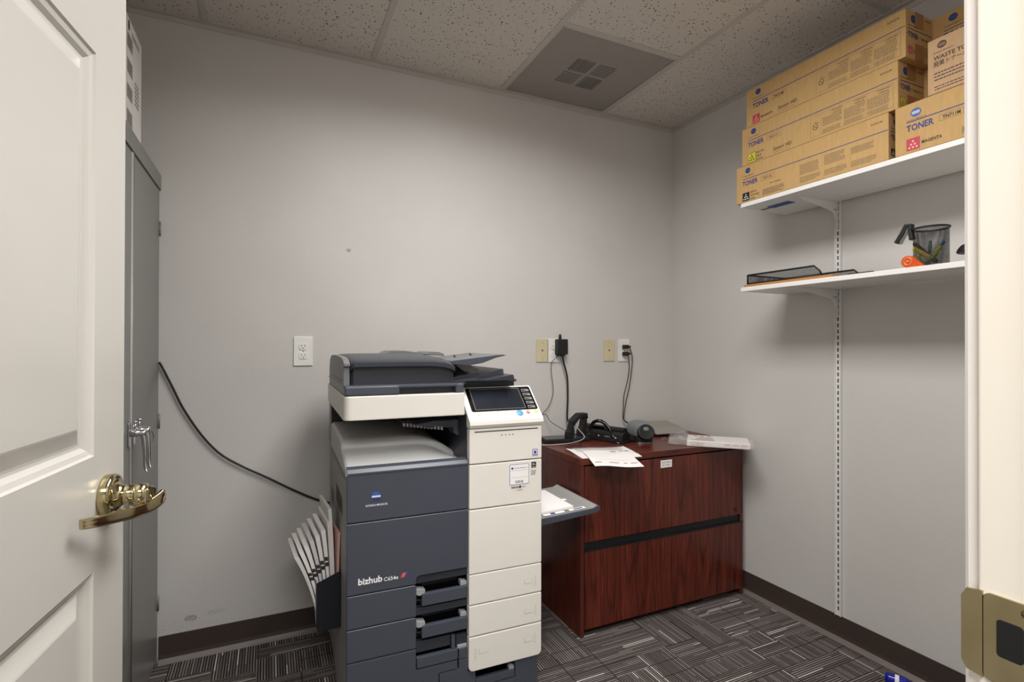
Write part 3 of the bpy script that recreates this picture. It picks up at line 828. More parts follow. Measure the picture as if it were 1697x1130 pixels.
def waste_box():
    b = MB(); L, D, H = .30, .13, .168
    carton(b, L, D, H, 'card_pink'); T = face_T((0, 0, 0), (1, 0, 0), (0, 0, 1)); lx = .016
    b.disc(lx+.022, H-.024, .0125, .0108, 'ink_brown', T, .0005)
    for k in (-1, 0, 1): b.rect(lx+.013, lx+.031, H-.0248+k*.003, H-.0237+k*.003, 'card_pink', T, .0008)
    b.text('KONICA MINOLTA', 'ink_brown', T @ Matrix.Translation((lx, H-.046, 0)), .052, .004)
    b.text('WASTE TONER BOX', 'ink_brown', T @ Matrix.Translation((lx, H-.0665, 0)), .158, .0125)
    b.text('廃棄トナーボックス', 'ink_brown', T @ Matrix.Translation((lx, H-.086, 0)), .132, .0135)
    smalltext(b, T, lx+.002, lx+.135, .036, .066, 3, 'ink_brown'); smalltext(b, T, lx+.002, lx+.155, .008, .024, 2, 'ink_brown')
    o = b.build('waste_toner_box'); o.location = (xf-.001, -1.466, 1.995); o.rotation_euler = (0, 0, -math.pi/2)
    return tag(o, 'pinkish kraft carton printed waste toner, on top of the short magenta box', 'box')
waste_box()

# ------------------------------------------------------------------ things on the lower shelf
ZS = 1.472
cb = MB(); cb.prism(rrect(-.288, -.07, -1.150, -.755, .018), 'z', ZS+.0003, ZS+.0115, mat('hardboard', (176, 124, 72), .5), .002)
tag(cb.build('clipboard', loc=(-.17, -.95, ZS)), 'tan hardboard clipboard lying under the black letter tray', 'clipboard')
def letter_tray(name, label, x0, x1, y0, y1, z0, hL, hR):
    t = thing(name, label, 'letter tray', ((x0+x1)/2, (y0+y1)/2, z0))
    cx, cy = (x0+x1)/2, (y0+y1)/2
    a, b_, c, d = x0-cx, x1-cx, y0-cy, y1-cy
    f = MB()
    # rim: front side slopes, ends lower
    top = [(a, d, hL), (a, c+.02, hR), (a, c, hR*.55), (b_, c, hR*.55), (b_, c+.02, hR), (b_, d, hL)]
    f.tube([(a, d, hL), (a, c+.03, hR), (a, c+.008, hR*.5), (a, c, .006)], .0036, 'black', 8, False)
    f.tube([(b_, d, hL), (b_, c+.03, hR), (b_, c+.008, hR*.5), (b_, c, .006)], .0036, 'black', 8, False)
    f.tube([(a, d, hL), (b_, d, hL)], .0036, 'black', 8, False)
    f.tube([(a, c, .004), (b_, c, .004)], .0036, 'black', 8, False)
    for p in ((a, d), (b_, d)): f.tube([(p[0], p[1], .001), (p[0], p[1], hL)], .0036, 'black', 8, False)
    f.tube([(a, c, .003), (a, d, .003), (b_, d, .003), (b_, c, .003)], .0036, 'black', 8, False)
    f.build('frame', t)
    m = MB()
    def uvquad(P, nu=1):
        bb = bmesh.new(); vs = [bb.verts.new(p) for p in P]; fc = bb.faces.new(vs)
        uv = bb.loops.layers.uv.new('UVMap'); o = Vector(P[0]); ux = (Vector(P[1])-o).normalized(); n = fc.normal
        bb.normal_update(); n = fc.normal; vy = n.cross(ux)
        for lp in fc.loops: q = lp.vert.co-o; lp[uv].uv = (q.dot(ux), q.dot(vy))
        m.add(bb, 'mesh')
    uvquad([(a, d, .004), (a, c, .004), (a, c+.03, hR), (a, d, hL)])
    uvquad([(b_, d, .004), (b_, c, .004), (b_, c+.03, hR), (b_, d, hL)])
    uvquad([(a, d, .004), (b_, d, .004), (b_, d, hL), (a, d, hL)])
    uvquad([(a, c, .003), (b_, c, .003), (b_, d, .003), (a, d, .003)])
    m.build('wire_mesh', t)
    return t
letter_tray('letter_tray', 'black wire mesh letter tray stacked on the tan clipboard at the shelf left end', -.276, -.035, -1.105, -.772, ZS+.0125, .040, .040)
letter_tray('letter_tray', 'low black mesh tray lying behind the clipboard beside the upright', -.135, -.028, -1.235, -1.115, ZS+.0005, .022, .022)
# pencil cup
CUP = Vector((-.215, -1.432, ZS)); CR = .0465; CH = .128
t = thing('pencil_cup', 'round black wire mesh pencil cup holding pens and markers', 'pencil cup', CUP)
m = MB(); bb = bmesh.new(); n = 48
uv = bb.loops.layers.uv.new('UVMap')
for k in range(n):
    a0, a1 = 2*math.pi*k/n, 2*math.pi*(k+1)/n
    P = [(CR*math.cos(a0), CR*math.sin(a0), .004), (CR*math.cos(a1), CR*math.sin(a1), .004), (CR*math.cos(a1), CR*math.sin(a1), CH), (CR*math.cos(a0), CR*math.sin(a0), CH)]
    fc = bb.faces.new([bb.verts.new(p) for p in P]); fc.smooth = True
    U = [(CR*a0, 0), (CR*a1, 0), (CR*a1, CH), (CR*a0, CH)]
    for lp, q in zip(fc.loops, U): lp[uv].uv = q
m.add(bb, 'mesh'); m.build('mesh_wall', t)
m = MB()
m.tube([(.0475*math.cos(a), .0475*math.sin(a), CH+.001) for a in [2*math.pi*k/24 for k in range(24)]], .0032, 'black', 8, closed=True, sub=2)
m.build('rim', t)
m = MB(); m.lathe([(.0475, .0005), (.0475, .005), (.0465, .006), (.001, .005)], 'black'); m.build('base', t)
def pen(name, label, cat, a, b, r, m1, m2=None, capfrac=.35, grp='pens and markers in the mesh cup'):
    a, b = Vector(a), Vector(b); d = (b-a)
    t = thing(name, label, cat, CUP+a, 0, grp)
    MB().tube([(0, 0, 0), d*(.06), d*(1-capfrac)], [r*.5, r, r], m1, 12, False).build('barrel', t)
    MB().tube([d*(1-capfrac), d*(1-capfrac*.95), d*.97, d], [r*1.0, r*1.12, r*1.08, r*.6], m2 or m1, 12, False).build('cap', t)
mY = mat('yellow_plastic', (196, 168, 40), .35); mG = mat('green_plastic', (40, 96, 52), .35); mLY = mat('lime_highlighter', (176, 186, 50), .35); mB = mat('blue_plastic', (44, 92, 176), .35)
pen('marker', 'yellow and black marker leaning diagonally in the mesh cup', 'marker', (-.018, -.028, .014), (-.026, .038, .070), .0066, 'black', mY, .80)
pen('pen', 'black pen lying just above the yellow marker in the cup', 'pen', (-.012, -.020, .022), (-.020, .040, .086), .0052, 'black', 'black', .3)
pen('pen', 'green pen standing at the back of the mesh cup', 'pen', (.004, .010, .012), (.026, .014, .094), .0045, 'black', mG, .42)
pen('pen', 'blue pen slanting to the right in the cup', 'pen', (-.014, .018, .012), (.008, -.034, .084), .0044, mB, mB, .35)
pen('highlighter', 'lime highlighter leaning right with its cap up', 'highlighter', (.0, .016, .010), (-.012, -.034, .066), .0072, mLY, mLY, .45)
pen('highlighter', 'lime highlighter upright at the left bottom of the cup', 'highlighter', (-.034, .018, .008), (-.022, .026, .052), .0060, mLY, mLY, .4)
pen('highlighter', 'short olive highlighter low in the middle of the cup', 'highlighter', (-.036, .006, .010), (-.026, -.012, .034), .0070, mat('olive_plastic', (140, 138, 52), .4), None, .4)
# bulldog clip / stapler-like punch hanging on the rim
t = thing('staple_remover', 'black and steel staple remover hooked over the rim of the mesh cup', 'staple remover', CUP+Vector((-.02, .046, CH-.002)))
MB().prism([(.048, -.030), (.038, -.036), (.018, -.008), (.006, .020), (.010, .026), (.017, .024), (.028, .002)], 'x', -.012, .008, 'black', .002).build('upper_jaw', t)
MB().prism([(-.010, -.026), (-.004, .004), (-.006, .022), (.002, .026), (.007, .022), (.006, .002), (.002, -.030)], 'x', -.012, .008, 'black', .002).build('lower_jaw', t)
MB().prism([(.0, .018), (.012, .020), (.034, -.026), (.030, -.038), (.018, -.014), (.004, .0), (.0, .0)], 'x', -.009, .005, 'steel', .001).build('steel_blade', t)
# orange tape dispenser
t = thing('tape_dispenser', 'translucent orange tape dispenser lying at the foot of the mesh cup', 'tape dispenser', (-.284, -1.405, ZS+.0005), R(0)); t.scale = (.72, .72, .72)
orange = glassy('translucent_orange_plastic', (222, 88, 36), .85, .15)
pts = [(.030*math.cos(a), .026+.026*math.sin(a)) for a in [R(x) for x in range(60, 271, 15)]]+[(-.062*-1*-1, 0)][:0]
outline = [(.028*math.cos(R(x)), .0265+.0265*math.sin(R(x))) for x in range(40, 271, 12)]
outline = [(-p[0], p[1]) for p in outline]
body = outline+[(-.060, .0005), (-.056, .008), (-.040, .020)]
body2 = [(p[0], p[1]) for p in body]
MB().prism(body2, 'x', -.012, .012, orange, .0015).build('shell', t)
T = face_T((-.0125, .0, .0265), (0, -1, 0), (0, 0, 1))
MB(T).lathe([(.021, -.001), (.021, .001), (.012, .0016), (.011, -.001)], mat('tape_roll', (214, 110, 60), .2), None, 28).build('tape_roll', t)
MB(T).lathe([(.006, .000), (.006, .002), (.001, .0022)], mat('orange_hub', (236, 130, 80), .2), None, 20).build('hub', t)
# black desk item cut by the jamb
t = thing('desk_bell', 'black domed desk item on a pale foot at the shelf right end', 'desk accessory', (-.215, -1.540, ZS))
MB(Matrix.Translation((0, 0, .036)) @ Matrix.Diagonal((1.0, 1.0, .8, 1))).lathe([(.001, .036), (.014, .034), (.026, .026), (.034, .012), (.037, 0), (.034, -.004), (.02, -.002)], 'black', None, 32).build('dome', t)
MB().lathe([(.020, .0), (.020, .010), (.016, .012), (.016, .034), (.001, .034)], 'paper_dim').build('foot', t)

# ------------------------------------------------------------------ locker at the left
LX = -2.535
lk = thing('storage_cabinet', 'tall grey steel storage cabinet behind the open door', 'cabinet', (LX, -.46, 0))
b = MB()
b.box((-.455, -.002), (-.455, .457), (.02, 1.868), 'locker', .002)
b.box((-.002, .006), (-.455, .457), (1.812, 1.869), 'locker', .0008)      # top rail
b.box((-.004, .0), (.437, .457), (.0, 1.815), 'locker', .0008)
b.box((-.004, .0), (-.455, -.437), (.0, 1.815), 'locker', .0008)
b.box((-.40, -.02), (-.44, .44), (0, .02), 'slot')
b.build('cabinet_shell', lk)
for k, (y0, y1) in enumerate(((.003, .433), (-.433, -.003))):
    d = MB(); d.box((-.006, .003), (y0, y1), (.05, 1.806), 'locker', .0015)
    # rolled meeting edge
    ye = y0 if k == 0 else y1
    d.tube([(.004, ye+(.004 if k == 0 else -.004), .052), (.004, ye+(.004 if k == 0 else -.004), 1.804)], .0040, 'putty' if k == 1 else 'locker', 8, False)
    dd = d.build('door', lk)
    ym = .028 if k == 0 else -.028
    hd = MB(face_T((.004, ym, .955), (0, 1, 0), (0, 0, 1)))
    hd.prism(rrect(-.011, .011, -.045, .035, .009), 'z', 0, .004, 'chrome', .001)
    hd.lathe([(.012, .003), (.012, .022), (.0105, .024), (.0105, .040), (.009, .044), (.001, .045)], 'chrome', None, 28)
    hd.tube([(0, 0, .034), (0, -.018, .038), (0, -.060, .041), (0, -.100, .042), (-.006, -.118, .047)], [.009, .0075, .006, .0055, .004], 'chrome', 12)
    hd.lathe([(.004, .0), (.004, .001)], 'chrome', Matrix.Translation((0, .028, .02)), 12)
    hd.build('handle', dd)
    lk2 = MB(face_T((.004, ym, .955), (0, 1, 0), (0, 0, 1)))
    lk2.tube([(0, .008, .016), (0, .030, .016)], .0035, 'chrome', 10, False); lk2.tube([(0, .030, .016), (0, .036, .016)], .0065, 'chrome', 12, False)
    lk2.build('lock_pin', dd)
    if k == 0:
        ky = MB(face_T((.004, ym, .955), (0, 1, 0), (0, 0, 1)))
        ky.tube([(.0, -.002, .046), (.010, -.016, .050), (.016, -.028, .050)], .0016, 'steel', 8); ky.box((.011, .021), (-.040, -.028), (.049, .0505), 'steel')
        ky.build('key', dd)
    for z in (1.66, .93, .24):
        hg = MB(); yy = .435 if k == 0 else -.435
        hg.tube([(.005, yy, z-.028), (.005, yy, z+.028)], .0045, 'locker', 10, False); hg.box((.0, .0062), (yy-.001, yy+.001), (z-.0008, z+.0008), 'slot')
        hg.build('hinge', dd)
# carton on top of the cabinet
t = thing('supply_carton', 'white printed carton standing on top of the grey storage cabinet', 'box', (LX-.012, -.365, 1.8695))
b = MB(); b.box((-.30, 0), (-.19, .108), (0, .36), 'paper_dim', .002)
T = face_T((0, -.19, 0), (0, 1, 0), (0, 0, 1))
for k in range(4):
    z = .03+k*.078
    b.rect(.10, .17, z, z+.045, 'sidegrey', T); smalltext(b, T, .105, .165, z+.004, z+.041, 5, 'ink_dark')
    smalltext(b, T, .02, .06, z, z+.04, 5, 'ink_dark')
b.disc(.12, .335, .010, .016, 'ink_dark', T, .0006)
smalltext(b, T, .20, .26, .12, .20, 6, 'ink_grey'); smalltext(b, T, .16, .26, .315, .335, 2, 'ink_dark')
b.build('carton', t)
MB().box((.0002, .0012), (-.158, -.142), (0, .359), 'ink_grey').build('carton_edge', t)

# ------------------------------------------------------------------ mahogany lateral file cabinet
CX0, CX1, CY = -.972, -.028, -.534
fc = thing('lateral_file_cabinet', 'two-drawer mahogany lateral file cabinet in the room corner', 'file cabinet', ((CX0+CX1)/2, CY/2, 0))
ox, oy = (CX0+CX1)/2, CY/2
hw = (CX1-CX0)/2; fy = CY-oy; by = -.026-oy
MB().box((-hw, hw), (fy, by), (.7185, .745), 'wood_top', .0015).build('top', fc)
for s in (-1, 1):
    b = MB(); b.box((s*hw-s*.001, s*(hw-.0195)), (fy+.008, by), (0, .718), 'wood_side', .0006); b.box((s*hw-s*.001, s*(hw-.0195)), (fy+.0035, fy+.008), (0, .718), 'wood_trim', .0006)
    b.build('side_panel', fc)
MB().box((-hw+.02, hw-.02), (by-.012, by), (.02, .718), 'wood_side').build('back_panel', fc)
MB().box((-hw+.02, hw-.02), (fy+.022, fy+.032), (.030, .718), 'black').build('inner_frame', fc)
MB().box((-hw+.02, hw-.02), (fy+.040, fy+.052), (.002, .028), 'wood_trim', .0005).build('kick_board', fc)
for z0, z1 in ((.394, .712), (.030, .352)):
    d = MB(); d.box((-hw+.0035+.018, hw-.004), (fy+.001, fy+.02), (z0, z1), 'wood', .0012)
    dd = d.build('drawer_front', fc)
    if z0 < .3:
        MB().box((-hw+.0215, hw-.004), (fy+.0005, fy+.022), (.3525, .3585), 'black', .001).box((-hw+.0215, hw-.004), (fy+.012, fy+.022), (.3585, .392), 'black').build('pull_rail', dd)
    else:
        MB(face_T((.418, fy+.001, .421), (1, 0, 0), (0, 0, 1))).lathe([(.0095, 0), (.009, .003), (.0065, .0035), (.006, .0028), (.001, .0028)], 'black', None, 24).build('lock', dd)
        lb = MB(face_T((-.048, fy+.0008, .668), (1, 0, 0), (0, 0, 1))); lb.rect(0, .066, 0, .034, 'paper', None)
        lb.text('PRINT PAPER', 'ink_grey', Matrix.Translation((.007, .020, 0)), .05, .006); lb.text('INK / TONER', 'ink_grey', Matrix.Translation((.009, .008, 0)), .044, .006)
        lb.build('drawer_label', dd)

ZT = .7452
# two printed sheets
def sheet(name, label, poly, z, grp=None, content=True):
    a, b_, c, d = [Vector((p[0], p[1], 0)) for p in poly]   # back-left, back-right, front-right, front-left
    m = MB()
    def fn(u, v, lift=0):
        p = a.lerp(b_, u).lerp(d.lerp(c, u), v)
        over = max(0, (CY-.001)-p.y)
        ang_drop = over*.08
        y = p.y
        return Vector((p.x, y, z+lift-ang_drop*1.0+(.0012*math.sin(u*6+v*5) if over == 0 else .002*math.sin(u*7))+.0016))
    m.grid(fn, 18, 24, 'paper', smooth=True)
    if content:
        def patch(u0, u1, v0, v1, mm):
            m.grid(lambda u, v: fn(u0+(u1-u0)*u, v0+(v1-v0)*v, .0009), 4, 3, mm)
        if content == 'low':
            for u0, w in ((.06, .14), (.36, .20), (.66, .07), (.80, .15)): patch(u0, u0+w, .80, .822, 'ink_grey')
            for u0, w in ((.10, .5), (.3, .6)): patch(u0, u0+w, .66, .668, 'paper_dim')
            o = m.build(name, loc=(a.x, a.y, z)); return tag(o, label, 'paper', grp)
        patch(.04, .97, .03, .075, 'ink_dark')
        for k in range(7): patch(.10, .92-.1*random.random(), .10+k*.045, .118+k*.045, 'paper_dim')
        for u0, v0, w, hh in ((.52, .50, .07, .05), (.60, .48, .05, .06), (.66, .51, .04, .05), (.62, .57, .03, .03), (.76, .49, .07, .04), (.85, .50, .07, .055)): patch(u0, u0+w, v0, v0+hh, 'ink_dark')
    o = m.build(name, loc=(a.x, a.y, z))
    return tag(o, label, 'paper', grp)
P = lambda x, y: proj_z(x, y, ZT)[:2]
def edgeproj(x, y):
    return P(x, y)
sheet('paper_sheet', 'wide printed sheet with a dark header lying on the mahogany cabinet top', [(-.915, -.318), (-.635, -.372), (-.695, -.588), (-.955, -.522)], ZT-.0005, 'sheets on the cabinet')
sheet('paper_sheet', 'white sheet with a row of small logos jutting over the cabinet front edge', [(-.880, -.395), (-.690, -.458), (-.785, -.712), (-.972, -.640)], ZT+.0014, 'sheets on the cabinet', 'low')

# small black box (switch) at the back left
t = thing('network_box', 'flat black plastic box on the cabinet beside the copier', 'electronic box', (-.845, -.13, ZT), R(-8))
MB().box((-.085, .065), (-.05, .06), (0, .017), 'black', .003).build('case', t)
MB().box((-.080, .060), (-.045, .055), (.0171, .0185), 'glossblack', .001).build('lid', t)
c = MB(); Pn = [(-.98, -.205, ZT+.0035), (-.93, -.225, ZT+.0035), (-.85, -.225, ZT+.0035), (-.79, -.205, ZT+.004), (-.755, -.20, ZT+.010), (-.735, -.195, .770), (-.75, -.17, .80), (-.775, -.15, .835), (-.79, -.14, .845), (-.795, -.135, .825)]
Pn = [(x, y, z) for x, y, z in Pn]
c.tube(Pn, .0026, 'cablegrey', 8)
tag(c.build('grey_cable', loc=Pn[0]), 'light grey cable looping over the black cradle onto the cabinet', 'cord')
c = MB(); Pn = [(-.90, -.235, ZT+.0022), (-.86, -.255, ZT+.0022), (-.80, -.265, ZT+.0022), (-.79, -.24, ZT+.0022), (-.775, -.215, ZT+.0022)]
c.tube(Pn, .0014, 'cable', 8)
tag(c.build('thin_wire', loc=Pn[0]), 'thin black wire lying on the mahogany top in front of the grey cable', 'cord')

# black handset cradle (arched)
t = thing('scanner_cradle', 'black arched cradle with a slanted arm on a square foot', 'cradle', (-.745, -.150, ZT), R(4))
MB().prism(rrect(-.062, .052, -.045, .050, .012), 'z', 0, .014, 'black', .003).prism(rrect(-.048, .040, -.035, .040, .010), 'z', .014, .021, 'navy_dk', .002).build('foot', t)
MB().prism([(-.070, .012), (-.034, .012), (-.030, .050), (-.034, .078), (-.002, .122), (.002, .128), (-.046, .098), (-.056, .060), (-.068, .045)], 'y', -.018, .018, 'black', .004).build('rear_arm', t)
MB().prism([(-.034, .078), (-.050, .098), (-.004, .132), (.006, .136), (.046, .135), (.050, .110), (.046, .108), (.040, .116), (.0, .112)], 'y', -.022, .022, 'black', .004).build('bridge', t)
MB().prism([(.000, .014), (.034, .014), (.036, .060), (.046, .085), (.046, .112), (.026, .114), (.018, .070), (.004, .050)], 'y', -.018, .018, 'black', .004).build('front_arm', t)

# three-hole punch
t = thing('hole_punch', 'long black three-hole punch lying on the mahogany cabinet top', 'hole punch', (-.622, -.190, ZT), R(-70))
MB().box((-.145, .145), (-.040, .045), (0, .012), 'black', .003).build('base', t)
MB().prism([(-.038, .010), (-.030, .040), (-.010, .056), (.018, .056), (.034, .042), (.040, .010)], 'x', -.135, .135, 'black', .003).build('housing', t)
MB().prism([(-.016, .054), (-.012, .068), (.002, .074), (.020, .066), (.022, .054)], 'x', -.125, .132, 'glossblack', .003).build('lever_bar', t)
for x in (-.10, 0, .10):
    MB(face_T((x, -.0375, .024), (1, 0, 0), (0, .25, 1))).lathe([(.0065, -.004), (.0065, .003), (.004, .005), (.001, .005)], 'steel', None, 18).build('punch_pin', t)
for x in (-.05, .05): MB(face_T((x, -.0352, .026), (1, 0, 0), (0, .3, 1))).box((-.016, .016), (-.003, .003), (-.002, .002), 'steel', .0008).build('scale_strip', t)
# loop strap
t = thing('strap_with_ring', 'black looped strap with a small steel ring draped over the hole punch', 'strap', (-.625, -.215, ZT))
sp_ = [(-.050, .060, .052), (-.045, .040, .086), (-.028, .018, .098), (-.006, .000, .088), (.006, -.030, .060), (.004, -.060, .030), (.012, -.085, .010)]
MB().tube(sp_, [.008, .009, .009, .009, .008, .007, .006], 'glossblack', 12).build('strap', t)
MB().tube([(.012+.011*math.cos(a), -.093+.011*math.sin(a), .006+.002*math.sin(a)) for a in [2*math.pi*k/12 for k in range(12)]], .0018, 'steel', 8, closed=True, sub=2).build('ring', t)

# electric stapler
t = thing('electric_stapler', 'rounded grey electric stapler with a black oval mouth beside the hole punch', 'stapler', (-.476, -.290, ZT), R(-16)); t.scale = (1.1, 1.05, 1.08)
bb = bmesh.new(); bmesh.ops.create_icosphere(bb, subdivisions=4, radius=1)
for v in bb.verts:
    x, y, z = v.co
    sg = lambda w, e: math.copysign(abs(w)**e, w)
    X_ = sg(x, .75)*.046; Y_ = sg(y, .72)*.088; Z_ = sg(z, .75)*.050
    if Z_ < -.014: Z_ = -.014
    Y_ += -.012*(z)*(.5 if y < 0 else 0)
    v.co = (X_, Y_, Z_+.046-.010*max(0, y))
for f in bb.faces: f.smooth = True
MB().add(bb, mat('blue_grey_plastic', (112, 116, 118), .35)).build('shell', t)
MB().prism(rrect(-.043, .043, -.080, .078, .030), 'z', .006, .034, 'black', .003).build('lower_body', t)
MB().prism(rrect(-.043, .043, -.080, .078, .030), 'z', 0, .006, 'steel', .001).build('foot_plate', t)
T = face_T((0, -.0870, .054), (1, 0, 0), (0, .40, 1))
b = MB(T @ Matrix.Diagonal((1.0, .92, 1, 1)))
b.lathe([(.038, -.014), (.038, .002), (.034, .004), (.032, .0035), (.001, .003)], 'black', None, 36)
b.build('mouth', t)

# grey flat panel (tray) leaning on something dark
t = thing('laptop_riser', 'flat taupe grey device with a black underside by the back wall corner', 'electronic device', (-.230, -.165, ZT), R(-6))
greyp = mat('taupe_grey_plastic', (142, 136, 128), .4)
MB().prism([(-.085, .010), (-.087, .016), (-.030, .034), (.10, .054), (.10, .048), (-.030, .027)], 'x', -.085, .11, greyp, .002).build('cover', t)
MB().prism([(-.06, 0), (-.060, .0125), (-.028, .025), (.10, .046), (.10, 0)], 'x', -.078, .105, 'black', .001).build('underside', t)

# flat white box in a clear bag
BX = thing('name_badge_box', 'flat white printed box in a clear bag at the right corner of the mahogany cabinet', 'box', (-.355, -.493, ZT+.0012), R(-45))
bx = MB(); L, D, H = .275, .175, .0245
bx.box((0, L), (0, D), (0, H), 'paper', .0008, 1)
T = face_T((0, 0, H), (1, 0, 0), (0, 1, 0))
bb = bmesh.new(); bb.faces.new([bb.verts.new(q) for q in ((.03, .04, .0004), (.125, .02, .0004), (.115, .12, .0004), (.055, .12, .0004))]); bx.add(bb, mat('pale_taupe_print', (196, 182, 174), .6), T)
bx.text('Staples', 'ink_red', T @ Matrix.Translation((.018, .030, 0)), .058, .022)
for k in range(3): bx.rect(.028+k*.03, .048+k*.03, .135, .155, 'ink_red', T)
T = face_T((0, 0, 0), (1, 0, 0), (0, 0, 1))
bx.text('Hard Badge Cover', 'ink_grey', T @ Matrix.Translation((.016, .0145, 0)), .066, .0055)
bx.text('Porta credencial', 'ink_grey', T @ Matrix.Translation((.016, .0055, 0)), .056, .0055)
for k in range(3): smalltext(bx, T, .165+k*.036, .165+k*.036+.026, .010, .020, 2, 'ink_red', .1)
bx.build('carton', BX)
bg = MB()
def bagfn(u, v):
    a = 2*math.pi*v
    cs, sn = math.cos(a), math.sin(a)
    sg = lambda w, e: math.copysign(abs(w)**e, w)
    w = 1-.5*max(0, (.18-u)/.18)**2 if u < .18 else 1
    x = -.085+(L+.10)*u
    y = D/2+(D/2+.006)*sg(cs, .25)*(1 if u > .2 else .82+.18*u/.2)
    z = .0125+(.0150*sg(sn, .4)) + (.018*math.exp(-((u-.14)/.09)**2)*max(0, sn))
    jit = .004*math.sin(37*u+9*v)*math.cos(23*v+11*u) if .02 < u < .25 else .0012*math.sin(50*u)*math.sin(31*v)
    return (x, y+jit, max(-.0006, z+abs(jit)))
bg.grid(bagfn, 48, 40, 'bag'); bg.build('plastic_bag', BX)
t = thing('steel_fastener', 'small silver ring clip lying by the opening of the clear bag', 'clip', (-.345, -.325, ZT+.0005))
MB().tube([(.012*math.cos(a), .010*math.sin(a), .006+.005*math.sin(a)) for a in [2*math.pi*k/10 for k in range(10)]], .0012, 'steel', 8, closed=True, sub=3).build('ring', t)

# ------------------------------------------------------------------ the multifunction copier
CO = (-1.94, -.749, 0); CR_ = R(-1.5)
cp = thing('photocopier', 'large floor-standing charcoal and cream office photocopier', 'photocopier', CO, CR_)
UW = .652; UD = .655
b = MB()
b.box((.004, UW-.004), (.040, UD), (.03, .826), 'sidegrey', .001)
b.box((.004, .016), (.0136, .0402), (.03, .826), 'sidegrey', .001)
b.box((UW-.016, UW-.004), (.0136, .0402), (.03, .826), 'navy', .001)
b.box((.016, .2135), (.014, .0402), (.03, .82), 'black')
b.box((.3875, UW-.016), (.014, .0402), (.16, .82), 'black')
b.box((.03, UW-.03), (.04, UD-.03), (.0, .03), 'black')
b.build('cabinet_body', cp)
b = MB()   # rear column and right tower around the output cavity
b.box((.0, .385), (.575, UD), (.826, .992), 'sidegrey', .002)
b.box((.002, .385), (.560, .5745), (.826, .992), 'black')
b.box((.386, UW-.004), (.014, UD), (.8262, .99), 'navy_dk', .003)
b.build('upper_frame', cp)
# side panel details
b = MB(face_T((.0035, .5, 0), (0, -1, 0), (0, 0, 1)))
for k in range(9): b.rect(-.06+k*.012, -.054+k*.012, .60, .66, 'slot', None)
for k in range(14): b.rect(.14+k*.016, .148+k*.016, .66, .72, 'slot', None)
b.rect(-.10, .46, .460, .462, 'slot', None); b.rect(-.10, .46, .80, .802, 'slot', None); b.rect(.455, .457, .28, .80, 'slot', None)
for x, z in ((.43, .70), (.43, .50), (.44, .30), (.1, .78), (.35, .78), (-.08, .5)): b.disc(x, z, .003, .003, 'ink_white', None)
b.build('side_vents', cp)
# output tray: height field
def trayz(u_, w):
    pr = ((.0, .832), (.012, .842), (.025, .846), (.10, .872), (.15, .878), (.155, .880), (.165, .900), (.175, .904), (.50, .912), (.60, .912))
    for (a, za), (c_, zc_) in zip(pr, pr[1:]):
        if w <= c_: z = za+(zc_-za)*(w-a)/(c_-a); break
    else: z = pr[-1][1]
    us = .24
    if u_ > us: z -= .062*((u_-us)/.145)**1.8*min(1, max(0, (w-.02)/.10))
    if u_ < .012 : z -= .010*((.012-u_)/.012)**2
    return max(z, .8275)
b = MB()
ws = [0, .006, .012, .018, .025, .04, .06, .08, .10, .125, .15, .1535, .157, .161, .165, .175, .22, .3, .4, .5, .56]
us_ = [0, .003, .006, .009, .012, .05, .1, .15, .2, .24, .26, .28, .30, .32, .34, .36, .375, .3855]
bb = bmesh.new()
top = [[bb.verts.new((x, w, trayz(x, w))) for w in ws] for x in us_]
for i in range(len(us_)-1):
    for k in range(len(ws)-1):
        f = bb.faces.new((top[i][k], top[i+1][k], top[i+1][k+1], top[i][k+1])); f.smooth = True
lo = [bb.verts.new((0, w, .824)) for w in ws]
for k in range(len(ws)-1): bb.faces.new((top[0][k], top[0][k+1], lo[k+1], lo[k]))
lo2 = [bb.verts.new((x, 0, .824)) for x in us_]
for i in range(len(us_)-1): bb.faces.new((top[i][0], lo2[i], lo2[i+1], top[i+1][0]))
bmesh.ops.recalc_face_normals(bb, faces=bb.faces)
b.add(bb, 'traygrey'); b.build('output_tray', cp)
b = MB(); b.prism([(-.006, .8265), (-.006, .832), (.004, .842), (.022, .8475), (.024, .8455), (.006, .834), (.002, .8265)], 'x', .003, .3855, 'navy', .0006).build('door_top_lip', cp)
# paper exit arm inside the cavity
b = MB(); b.prism([(.230, .952), (.300, .962), (.386, .960), (.386, .905), (.370, .915), (.366, .935), (.28, .938)], 'y', .10, .17, 'navy', .003)
for k in range(12): b.box((.205+k*.0105, .209+k*.0105), (.150-.006*k, .175-.006*k), (.940-.0008*k, .952-.0008*k), 'traygrey', .0008)
b.box((.20, .335), (.17, .25), (.950, .958), 'black')
b.build('paper_exit', cp)

# fronts, charcoal half
def front(name, poly, m, w0=-.004, w1=.0135, bev=.0028):
    return MB().prism(poly, 'y', w0, w1, m, bev, 3).build(name, cp)
front('upper_door', rrect(.003, .3845, .6815, .829, .008, 4, 'ad'), 'navy', -.004, .0135)
def arc(cx, cz, r, a0, a1, n=5): return [(cx+r*math.cos(R(a0+(a1-a0)*k/n)), cz+r*math.sin(R(a0+(a1-a0)*k/n))) for k in range(n+1)]
big = [(.003, .463), (.2135, .463)]+[(.2135, .475)]+arc(.2265, .475, .013, 180, 90)+[(.3845, .488), (.3845, .6785), (.003, .6785)]
d = front('front_door', big, 'navy')
Tf = face_T((0, -.0042, 0), (1, 0, 0), (0, 0, 1))
lg = MB(); lg.text('bizhub', 'ink_white', Tf @ Matrix.Translation((.036, .492, 0)), .072, .020); lg.text('C654e', 'ink_white', Tf @ Matrix.Translation((.113, .491, 0)), .044, .012)
